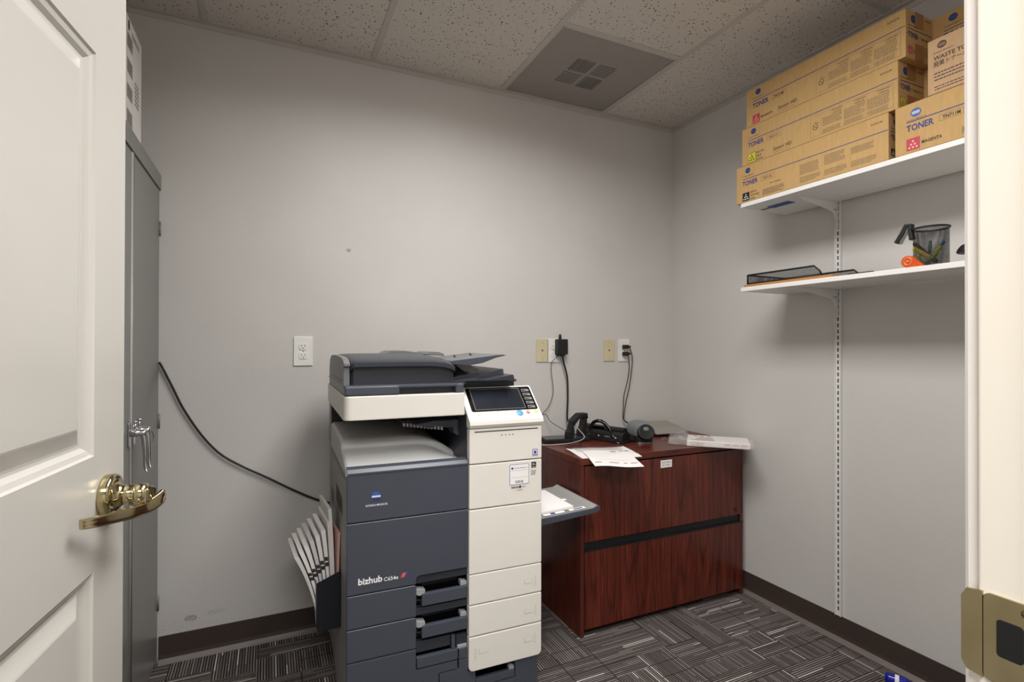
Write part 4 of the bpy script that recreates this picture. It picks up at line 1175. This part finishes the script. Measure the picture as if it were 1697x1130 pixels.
for k, mm in enumerate(('ink_mag', 'ink_orange', 'ink_purple')):
    bb = bmesh.new(); bb.faces.new([bb.verts.new(q) for q in ((.163+k*.0055, .492+k*.0012, .0006), (.1685+k*.0055, .492+k*.0012, .0006), (.1735+k*.0055, .506+k*.0012, .0006), (.168+k*.0055, .506+k*.0012, .0006))]); lg.add(bb, mm, Tf)
lg.build('lettering', d)
d = [o for o in cp.children if o.name.startswith('upper_door')][0]
lg = MB(); lg.disc(.0885, .757, .0165, .0150, 'ink_blue', Tf, .0006, 36)
for k in range(-4, 5):
    hw_ = .0158*math.sqrt(max(0, 1-(k*.2)**2)); mm = 'ink_lblue' if k > 0 else ('ink_white' if abs(k) < 2 else 'ink_blue')
    lg.rect(.0885-hw_*.86, .0885+hw_*.86, .757+k*.0030-.0011, .757+k*.0030+.0011, mm, Tf, .0010)
lg.text('KONICA MINOLTA', 'ink_white', Tf @ Matrix.Translation((.058, .7265, 0)), .066, .0062)
lg.build('emblem', d)
# dark cavities behind the handle recesses
b = MB(); b.box((.214, .3865), (.034, .0398), (.18, .50), 'glossblack'); b.box((.41, .56), (.034, .0398), (.08, .16), 'glossblack')
b.build('handle_recess', cp)
def drawer(z0, z1, name, nlow):
    poly = [(.003, z0), (.214, z0), (.214, z1-.006)]+arc(.208, z1-.006, .006, 0, 90, 3)+[(.003, z1)]
    d = front(name, poly, 'navy')
    return d
ds = drawer(.3605, .4600, 'paper_drawer', 0), drawer(.2605, .3575, 'paper_drawer', 1)
for d, zb in zip(ds, (.389, .287)):
    h_ = MB(); h_.box((.2325, .3845), (-.004, .012), (zb, zb+.039), 'navy', .0025)
    h_.box((.2325, .3845), (.012, .030), (zb, zb+.006), 'navy_dk')
    h_.prism(rrect(.217, .2985, 0, .001, .0004), 'z', zb+.02, zb+.021, 'navy')
    h_.build('drawer_handle', d)
    c_ = MB(); c_.prism([(.215, zb+.038), (.215, zb+.056), (.244, zb+.050), (.244, zb+.040), (.232, zb+.034), (.224, zb+.033)], 'y', .0, .026, 'clearplastic_grey', .0015); c_.build('handle_bracket', d); c_ = MB()
    c_.prism([(.362, zb+.040), (.362, zb+.056), (.384, zb+.052), (.384, zb+.040)], 'y', .002, .026, 'clearplastic_grey', .0015)
    c_.build('handle_bracket', d)
    s_ = MB(); s_.box((.2145, .3865), (.006, .0295), (zb+.072, zb+.094), 'navy_dk', .001); s_.build('recess_lintel', d)
# third level: handle, S-split and base
low = [(.003, .035), (.640, .035), (.640, .137)]+[(.562, .137), (.562, .100)]+arc(.547, .100, .015, 0, -90)+[(.413, .085), (.413, .158), (.3865, .158), (.3865, .186), (.362, .186), (.362, .170)]+arc(.350, .170, .010, 0, -90, 3)+[(.288, .160), (.288, .163)]
low = [(.003, .035), (.640, .035), (.640, .139), (.558, .139), (.558, .098), (.545, .086), (.413, .086), (.413, .139), (.380, .139), (.380, .150)]+[(.352, .187), (.352, .192), (.226, .192)]+arc(.226, .204, .011, 270, 180, 3)+[(.214, .2575), (.003, .2575)]
# built as simple convex-ish blocks so the bevels stay clean
b = MB()
b.box((.003, .2140), (-.004, .0135), (.035, .2575), 'navy', .0028)
b.box((.2125, .2875), (-.004, .0135), (.035, .1905), 'navy', .0006)
b.box((.2870, .3505), (-.004, .0135), (.1640, .1905), 'navy', .0006)
b.build('large_drawer', cp)
b = MB()
b.box((.2905, .3870), (-.004, .0135), (.035, .1605), 'navy', .0015)
b.box((.3560, .3870), (-.004, .0135), (.1590, .1895), 'navy', .0015)
b.box((.3860, .4130), (-.004, .0135), (.035, .1445), 'navy', .0006)
b.box((.4125, .5580), (-.004, .0135), (.035, .0840), 'navy', .0006)
b.box((.5575, .6420), (-.004, .0135), (.035, .1400), 'navy', .0015)
dr = b.build('large_drawer', cp)
hh = MB(); hh.box((.4150, .5550), (-.0035, .012), (.0870, .1120), 'navy', .002); hh.prism([(.536, .1125), (.536, .128), (.554, .124), (.554, .1125)], 'y', .0, .02, 'clearplastic_grey', .001); hh.build('drawer_handle', dr)
hh = MB(); hh.prism(rrect(.2165, .3520, .1945, .2280, .006, 4, 'ab'), 'y', -.004, .012, 'navy', .002); hh.box((.332, .345), (.002, .02), (.2285, .272), 'navy', .002)
hh.box((.2165, .330), (.010, .0295), (.238, .272), 'navy_dk', .001); hh.build('drawer_handle', [o for o in cp.children if o.name == 'large_drawer'][0])
hh = MB(); hh.box((.3560, .3845), (-.004, .012), (.1915, .2260), 'navy', .002); hh.box((.349, .3845), (.006, .02), (.2290, .268), 'navy_dk', .002); hh.prism([(.352, .226), (.352, .236), (.384, .236), (.384, .226)], 'y', .0, .01, 'clearplastic_grey', .001); hh.build('latch_block', cp)

# fronts, cream half
def cream(name, z0, z1, corners=None, bev=.003):
    pts = rrect(.3875, .6530, z0, z1, .016, 5, 'ab') if corners else [(.3875, z0), (.6530, z0), (.6530, z1), (.3875, z1)]
    return MB().prism(pts, 'y', -.012, .0136, 'cream', bev, 3).build(name, cp)
topc = cream('cream_top_cover', .8280, .9430)
pu = cream('cream_upper_panel', .6795, .8245)
pm = cream('cream_middle_panel', .4655, .6760)
q1 = cream('cream_drawer_front', .3645, .4625); q2 = cream('cream_drawer_front', .2610, .3610); q3 = cream('cream_drawer_front', .1455, .2570, True)
Tc = face_T((0, -.0122, 0), (1, 0, 0), (0, 0, 1))
def embossed(par, z, left=False):
    b = MB()
    def ring(x0, x1, z0, z1, r=.0016):
        b.prism(rrect(x0, x1, z0, z1, r, 3), 'y', -.0126, -.0115, 'putty'); b.prism(rrect(x0+.0009, x1-.0009, z0+.0009, z1-.0009, r*.6, 3), 'y', -.0128, -.0114, 'cream')
    ring(.587, .6175, z+.010, z+.028); ring(.6265, .6325, z, z+.034, .0028)
    if left: ring(.4075, .4140, z-.002-.035, z-.002, .0028); ring(.422, .4545, z-.010-.015, z-.010+.004)
    b.build('embossed_mark', par)
embossed(q1, .390); embossed(q2, .288); embossed(q3, .190+.000); 
b = MB()
for (x0, x1, z0, z1) in ((.4075, .4140, .183, .219), (.4220, .4550, .199, .217)):
    b.prism(rrect(x0, x1, z0, z1, .0022, 3), 'y', -.0126, -.0115, 'putty'); b.prism(rrect(x0+.0009, x1-.0009, z0+.0009, z1-.0009, .0015, 3), 'y', -.0128, -.0114, 'cream')
b.build('embossed_mark', q3)
b = MB(); b.prism(rrect(.405, .638, .9310, .9345, .0015, 3), 'y', -.0124, -.0112, 'slot')
b.rect(.405, .638, .9345, .9352, 'putty', Tc)
for k in range(4): b.disc(.503+k*.0135, .9175, .0022, .0018, 'slot', Tc)
b.build('slot_and_indicators', topc)
b = MB(); b.prism(rrect(.617, .637, .838, .861, .003, 3), 'y', -.0127, -.012, 'ink_purple'); b.prism(rrect(.6195, .6345, .8405, .8585, .003, 3), 'y', -.0129, -.012, 'ink_white')
b.disc(.627, .851, .005, .005, 'ink_blue', Tc, .001); b.rect(.621, .633, .8425, .8455, 'ink_lblue', Tc, .001); b.build('sticker', topc)
b = MB(); b.prism(rrect(.531, .6035, .7445, .814, .004, 3), 'y', -.0127, -.012, 'ink_lblue'); b.prism(rrect(.5325, .602, .746, .8125, .0035, 3), 'y', -.0129, -.012, 'paper')
b.disc(.541, .801, .0040, .0040, 'ink_blue', Tc, .001); b.text('KONICA MINOLTA', 'ink_dark', Tc @ Matrix.Translation((.548, .7995, .0005)), .050, .0035)
b.rect(.536, .599, .793, .7936, 'ink_lblue', Tc, .001); smalltext(b, Tc, .541, .594, .786, .792, 1, 'ink_dark', 0); smalltext(b, Tc, .548, .588, .778, .785, 1, 'ink_dark', 0); smalltext(b, Tc, .543, .592, .770, .777, 1, 'ink_dark', 0)
b.rect(.536, .599, .7685, .769, 'ink_lblue', Tc, .001); smalltext(b, Tc, .552, .585, .760, .767, 1, 'ink_dark', 0)
x = .553
while x < .582:
    w_ = random.choice((.0006, .001, .0015)); b.rect(x, x+w_, .7495, .7585, 'ink_dark', Tc, .001); x += w_+random.choice((.0007, .0012))
b.build('service_sticker', pu)
b = MB(); b.text('bizhub', 'ink_dark', Tc @ Matrix.Translation((.538, .733, 0)), .026, .008); b.disc(.570, .7365, .0048, .0048, 'ink_blue', Tc, .001); b.text('care', 'ink_grey', Tc @ Matrix.Translation((.577, .734, 0)), .014, .006)
b.text('enabled', 'ink_red', Tc @ Matrix.Translation((.556, .7235, 0)), .024, .005)
b.build('care_sticker', pu); b = MB(); b.rect(.6130, .6310, .797, .817, 'ink_black', Tc, .0006); b.rect(.6155, .6285, .8065, .8075, 'ink_white', Tc, .001); b.text('e', 'ink_white', Tc @ Matrix.Translation((.616, .809, .0005)), .009, .005); b.rect(.6160, .6280, .799, .8005, 'ink_white', Tc, .001)
smalltext(b, Tc, .612, .6315, .772, .790, 4, 'ink_dark', .1)
b.build('sticker', pu)

# scanner unit
def slab(b, x0, x1, y0, y1, z0, z1, r, m, bev):
    b.prism(rrect(x0, x1, y0, y1, r, 6), 'z', z0, z1, m, bev, 3); return b
rr_ = rrect(-.008, UW-.004, -.006, .64, .022, 6)
k0 = [k for k, p in enumerate(rr_) if p[0] > .4 and p[1] < .05]
rr_ = rr_[:k0[0]]+[(.372, -.006), (.372, .118), (UW-.004, .118)]+rr_[k0[-1]+1:]
b = MB(); b.prism(rr_, 'z', .9905, 1.0640, 'cream', .004, 3); b.build('scanner_unit', cp)
b = MB(face_T((-.0082, .5, 0), (0, -1, 0), (0, 0, 1)))
for x, z in ((.12, 1.045), (.30, 1.035), (.40, 1.04), (.40, 1.005), (.10, 1.01)): b.rect(x, x+.012, z, z+.004, 'ink_white', None)
b.rect(.36, .40, 1.018, 1.0195, 'ink_grey', None); b.build('screw_covers', [o for o in cp.children if o.name.startswith('scanner_unit')][0])
# document feeder
b = MB()
pl_ = [(-.006, 0), (.157, 0)]
b.prism([(-.006, .018), (.380, .018), (.400, .060), (.600, .100), (.612, .112), (.612, .600), (-.006, .600)], 'z', 1.0880, 1.0965, 'navy_dk', .003)
b.box((-.004, .160), (-.002, .05), (1.0655, 1.0935), 'navy', .006, 3); b.box((.345, .372), (.0, .05), (1.0655, 1.0935), 'navy', .004, 3)
b.prism([(-.004, .030), (.372, .030), (.372, .122), (.606, .122), (.606, .598), (-.004, .598)], 'z', 1.0655, 1.0890, 'navy_dk', .002)
b.box((.15, .35), (.0, .03), (1.0860, 1.0945), 'navy', .002)
fd = b.build('document_feeder', cp)
prof = [(.030, 1.0965), (.030, 1.148), (.012, 1.150), (.009, 1.153), (.009, 1.165), (.014, 1.168), (.045, 1.176), (.11, 1.184), (.30, 1.190), (.48, 1.186), (.545, 1.170), (.572, 1.140), (.575, 1.0965)]
b = MB()
# feeder cover: cross-section swept along u, shrinking at both ends
bb = bmesh.new(); rings = []
for x, dz, dw in ((.012, -.014, .014), (.016, -.006, .006), (.024, -.001, .001), (.04, 0, 0), (.20, .001, 0), (.27, 0, 0), (.31, -.004, 0), (.335, -.011, 0), (.3445, -.018, .001)):
    rings.append([bb.verts.new((x, (w+dw if w < .3 else w-dw), (z+dz if z > 1.12 else z))) for w, z in prof])
for a, c_ in zip(rings, rings[1:]):
    for k in range(len(prof)): f = bb.faces.new((a[k], a[(k+1) % len(prof)], c_[(k+1) % len(prof)], c_[k])); f.smooth = k in (5, 6, 7, 8, 9, 10)
bb.faces.new(rings[0][::-1]); bb.faces.new(rings[-1]); bmesh.ops.recalc_face_normals(bb, faces=bb.faces)
b.add(bb, 'navy_dk'); b.build('feeder_cover', fd)
b = MB(); b.prism([(.026, 1.0965), (.026, 1.150), (.016, 1.156), (.016, 1.163), (.05, 1.1745), (.11, 1.181), (.30, 1.185), (.48, 1.182), (.545, 1.166), (.572, 1.136), (.575, 1.0965)], 'x', -.006, .0125, 'midgrey', .002); b.box((-.0066, -.0055), (.06, .50), (1.108, 1.1095), 'slot'); b.build('feeder_end_cap', fd)
b = MB(); b.box((.346, .350), (.05, .5), (1.0965, 1.160), 'black'); b.box((.352, .52), (.40, .55), (1.0965, 1.150), 'black', .004); b.build('paper_gate', fd)
# hump with pale roller cover on top
b = MB(); b.prism([(.17, 1.190), (.19, 1.1985), (.24, 1.1995), (.27, 1.196), (.30, 1.192), (.33, 1.186)], 'y', .32, .47, 'midgrey', .001); b.prism([(.30, 1.187), (.312, 1.196), (.345, 1.196), (.365, 1.190), (.37, 1.180)], 'y', .22, .40, 'midgrey', .001); b.build('feed_roller_cover', fd)
# input tray, slanting up to the right
b = MB(); b.prism([(.345, 1.155), (.352, 1.166), (.42, 1.1735), (.53, 1.1855), (.548, 1.1870), (.560, 1.1845), (.520, 1.176), (.47, 1.158), (.42, 1.150)], 'y', .085, .47, 'navy', .0015)
b.prism([(.355, 1.1668), (.42, 1.1742), (.53, 1.1862), (.548, 1.1877), (.548, 1.1870), (.53, 1.1855), (.42, 1.1735), (.355, 1.1662)], 'y', .09, .465, 'midgrey')
for x in (.415, .478): b.prism([(x, 1.174+(x-.415)*.11), (x+.002, 1.186+(x-.415)*.11), (x+.013, 1.175+(x-.415)*.11)], 'y', .26, .262, 'navy')
b.build('input_tray', fd)
# document exit tray
b = MB(); b.prism([(.350, 1.0965), (.350, 1.100), (.40, 1.112), (.44, 1.1165), (.47, 1.111), (.56, 1.134), (.566, 1.134), (.572, 1.0965)], 'y', .13, .50, 'navy', .0015)
b.prism([(.353, 1.0965), (.353, 1.099), (.44, 1.1075), (.47, 1.102), (.572, 1.117), (.578, 1.0965)], 'y', .05, .13, 'navy_dk', .0015)
b.build('exit_tray', fd)
b = MB(); b.prism([(.405, 1.1475), (.455, 1.150), (.50, 1.128), (.44, 1.122)], 'y', .20, .24, 'putty', .001); b.build('paper_stop', fd)

# control panel: body and face in a tilted frame
b = MB()
side = [(-.014, .9450), (-.020, .956), (-.018, .968), (-.010, .976), (.095, 1.0705), (.103, 1.0725), (.110, 1.068), (.110, 1.035), (.030, .9450)]
b.prism(side, 'x', .3865, .6580, 'cream', .004, 3)
b.prism([(-.010, .9440), (-.010, .9475), (.03, .9475), (.03, .9440)], 'x', .389, .655, 'slot')
pan = b.build('control_panel', cp)
p0 = Vector((0, -.010, .976)); p1 = Vector((0, .095, 1.0705)); sd = (p1-p0).normalized(); SL = (p1-p0).length
Tp = face_T((.3865, p0.y, p0.z), (1, 0, 0), sd)
b = MB(Tp)
b.prism(rrect(.018, .264, .030, SL-.003, .006, 4), 'z', -.001, .0016, 'glossblack', .0004)
b.rect(.033, .218, .037, SL-.010, 'screen', None, .0018)
b.frame(.0325, .2185, .0365, SL-.0095, .0008, 'putty', None, .002)
b.build('touch_screen', pan)
b = MB(Tp)
for k in range(5):
    y = SL-.022-k*.0195
    b.frame(.2285, .2415, y-.0045, y+.003, .0006, 'ink_white', None, .0019); b.frame(.2445, .2565, y-.0045, y+.003, .0006, 'ink_white', None, .0019)
    b.rect(.2285, .2555, y+.0058, y+.0068, 'putty', None, .0019); b.rect(.2475, .2535, y-.002, y+.0005, 'putty', None, .0019)
b.build('side_keys', pan)
b = MB(Tp @ Matrix.Translation((.189, .0165, .0))); b.lathe([(.0125, -.001), (.0125, .0018), (.011, .0026), (.001, .0028)], 'buttonblue', None, 28); b.build('start_button', pan)
b = MB(Tp @ Matrix.Translation((.221, .0175, .0))); b.lathe([(.0068, -.001), (.0068, .0014), (.005, .002), (.001, .002)], 'ink_red', None, 22); b.lathe([(.004, .001), (.004, .0024), (.001, .0024)], 'putty', None, 18); b.build('stop_button', pan)
b = MB(Tp @ Matrix.Translation((.040, .0150, .0))); b.lathe([(.0095, -.001), (.0095, .0008), (.0088, .0012), (.0085, .0008), (.001, .0008)], 'cream', None, 26); b.disc(0, 0, .0045, .004, 'ink_pink', None, .0016); b.build('reset_button', pan)
b = MB(Tp)
b.text('Power', 'ink_red', Matrix.Translation((.030, .0255, 0)), .016, .0028)
for x, s_ in ((.073, 'Access'), (.108, 'Menu'), (.138, 'Preview')): b.text(s_, 'ink_dark', Matrix.Translation((x, .0255, 0)), .018, .0028); b.frame(x, x+.020, .0115, .0185, .0006, 'putty', None)
b.text('Start', 'ink_lblue', Matrix.Translation((.181, .0262, 0)), .012, .0024); b.text('Stop', 'ink_red', Matrix.Translation((.216, .0262, 0)), .010, .0024)
b.rect(.244, .258, .014, .022, 'ink_yel', None); b.text('Clear', 'ink_grey', Matrix.Translation((.244, .0255, 0)), .013, .0026)
b.build('key_legends', pan)

# bypass tray on the right
b = MB()
b.prism([(.648, .548), (.648, .575), (.925, .590), (.950, .600), (.956, .597), (.956, .580), (.945, .572), (.80, .560)], 'y', .085, .42, 'navy', .003)
bt = b.build('bypass_tray', cp)
MB().prism([(.650, .5756), (.650, .5766), (.925, .5916), (.945, .600), (.945, .5985), (.925, .5904)], 'y', .088, .417, 'sidegrey').build('tray_surface', bt)
MB().prism([(.66, .578), (.66, .600), (.705, .600), (.712, .585)], 'y', .10, .112, 'black', .001).build('paper_guide', bt)
b = MB(); T = face_T((.70, .095, .582), (1, 0, .054), (0, 1, 0))
b.rect(.02, .20, 0, .022, 'paper', T); b.rect(.05, .07, .003, .019, 'ink_blue', T, .0008); b.rect(.11, .13, .003, .019, 'ink_grey', T, .0008); b.rect(.15, .19, .006, .016, 'ink_lblue', T, .0008); b.rect(.16, .185, .12, .145, 'paper', T)
b.build('tray_labels', bt)
zz = Matrix.Translation(Vector(CO)) @ Matrix.Rotation(CR_, 4, 'Z')
b = MB(); b.prism([(.664, .5790), (.664, .5870), (.860, .5970), (.860, .5890)], 'y', .125, .37, 'paper')
o = b.build('paper_stack'); o.matrix_world = zz
tag(o, 'small stack of white paper lying in the fold-out tray right of the copier', 'paper')

# document pocket and its sheets on the copier's left side
pk = thing('document_pocket', 'black plastic pocket full of papers fixed to the left side of the copier', 'document holder', zz @ Vector((-.0, .18, .282)), CR_)
b = MB()
b.prism([(-.0705, .012), (-.0745, .03), (-.0745, .160), (-.0715, .160), (-.0700, .03), (-.066, .015)], 'y', 0, .24, 'sidegrey', .0008)
b.prism([(-.070, 0), (-.0735, .02), (-.0735, .158), (.002, .188), (.002, 0)], 'y', -.002, .001, 'pouch', .0008)
b.prism([(-.066, 0), (-.0735, .02), (-.0735, .158), (.002, .188), (.002, 0)], 'y', .238, .241, 'pouch', .0008)
b.box((-.068, .002), (0, .24), (0, .003), 'pouch'); b.box((-.0005, .002), (0, .24), (0, .188), 'pouch')
b.build('pocket_shell', pk)
# fanned booklets (each leans away from the copier)
def booklet(name, label, base_u, base_w, ang, length, width, thick, w_tilt, m='paper', bands=True, grp='papers in the black pocket'):
    t = thing(name, label, 'paper', zz @ Vector((base_u, base_w+.185, .290)), CR_, grp)
    b = MB()
    nseg = 10; pts = []
    for k in range(nseg+1):
        s_ = k/nseg; a = ang*(s_**1.2)
        pts.append(s_)
    def pos(s_, w, side=0):
        a = R(ang)*(.35+.65*s_)
        return Vector((-math.sin(a)*length*s_*1.0+side*math.cos(a)-.10*max(0, w)*s_, w+w_tilt*s_, math.cos(a*.8)*length*s_))
    bb = bmesh.new(); prev = None
    for k in range(nseg+1):
        s_ = k/nseg
        ring = [bb.verts.new(pos(s_, w, sd_)) for w, sd_ in ((0, 0), (width, 0), (width, thick*(.6+2.2*s_)), (0, thick*(.6+2.2*s_)))]
        if prev:
            for q in range(4): bb.faces.new((prev[q], prev[(q+1) % 4], ring[(q+1) % 4], ring[q]))
        else: bb.faces.new(ring[::-1])
        prev = ring
    bb.faces.new(prev); bmesh.ops.recalc_face_normals(bb, faces=bb.faces); b.add(bb, m)
    if bands:
        for s_ in (.60, .66):
            bb = bmesh.new(); vs = [pos(s_, -.0008, .0), pos(s_, -.0008, thick*2.0), pos(s_+.045, -.0008, thick*2.0), pos(s_+.045, -.0008, 0)]
            bb.faces.new([bb.verts.new(q) for q in vs]); b.add(bb, 'ink_dark')
    b.build('sheets', t); return t
LBL = ['outermost white leaflet curling furthest from the copier', 'second white leaflet from the wall side of the black pocket', 'white leaflet third from the outside of the pocket', 'white leaflet in the middle of the fan', 'white leaflet just inside the middle of the fan', 'thick white leaflet with a printed index edge', 'tall white leaflet standing nearly upright']
for k in range(7):
    booklet('leaflet', LBL[k], -.066+.0072*k, .012+.004*k, 18-2.6*k, .238+.013*k+(.01 if k == 6 else 0), .20, .0052, .02, 'paper' if k % 3 else 'paper_dim', 1 <= k <= 5)
booklet('folder', 'pale grey folder against the copier side behind the leaflets', -.014, .03, 3, .37, .19, .004, .03, 'paper_dim', False)
booklet('leaflet', 'leaflet with a red corner closest to the copier side', -.008, .012, -.5, .30, .20, .003, .0, mat('red_white_leaflet', (196, 150, 142), .6), False)

# blue thing on the carpet at the bottom right
bl = thing('blue_cap', 'glossy blue plastic object lying on the carpet by the right wall base', 'plastic bottle', (-.105, -1.262, .0), R(-62))
mblue = mat('glossy_blue_plastic', (24, 28, 150), .15)
MB(Matrix.Translation((0, 0, .019)) @ Matrix.Rotation(R(90), 4, 'Y')).lathe([(.002, -.03), (.015, -.028), (.0185, -.018), (.0185, .03), (.016, .036), (.011, .040), (.011, .050), (.002, .052)], mblue, None, 28).build('bottle', bl)
MB(Matrix.Translation((0, 0, .019)) @ Matrix.Rotation(R(90), 4, 'Y')).lathe([(.0188, .0), (.0188, .012), (.018, .013), (.018, -.001)], 'ink_white', None, 28, False).build('label_band', bl)

for me in list(bpy.data.meshes):
    if me.users == 0: bpy.data.meshes.remove(me)
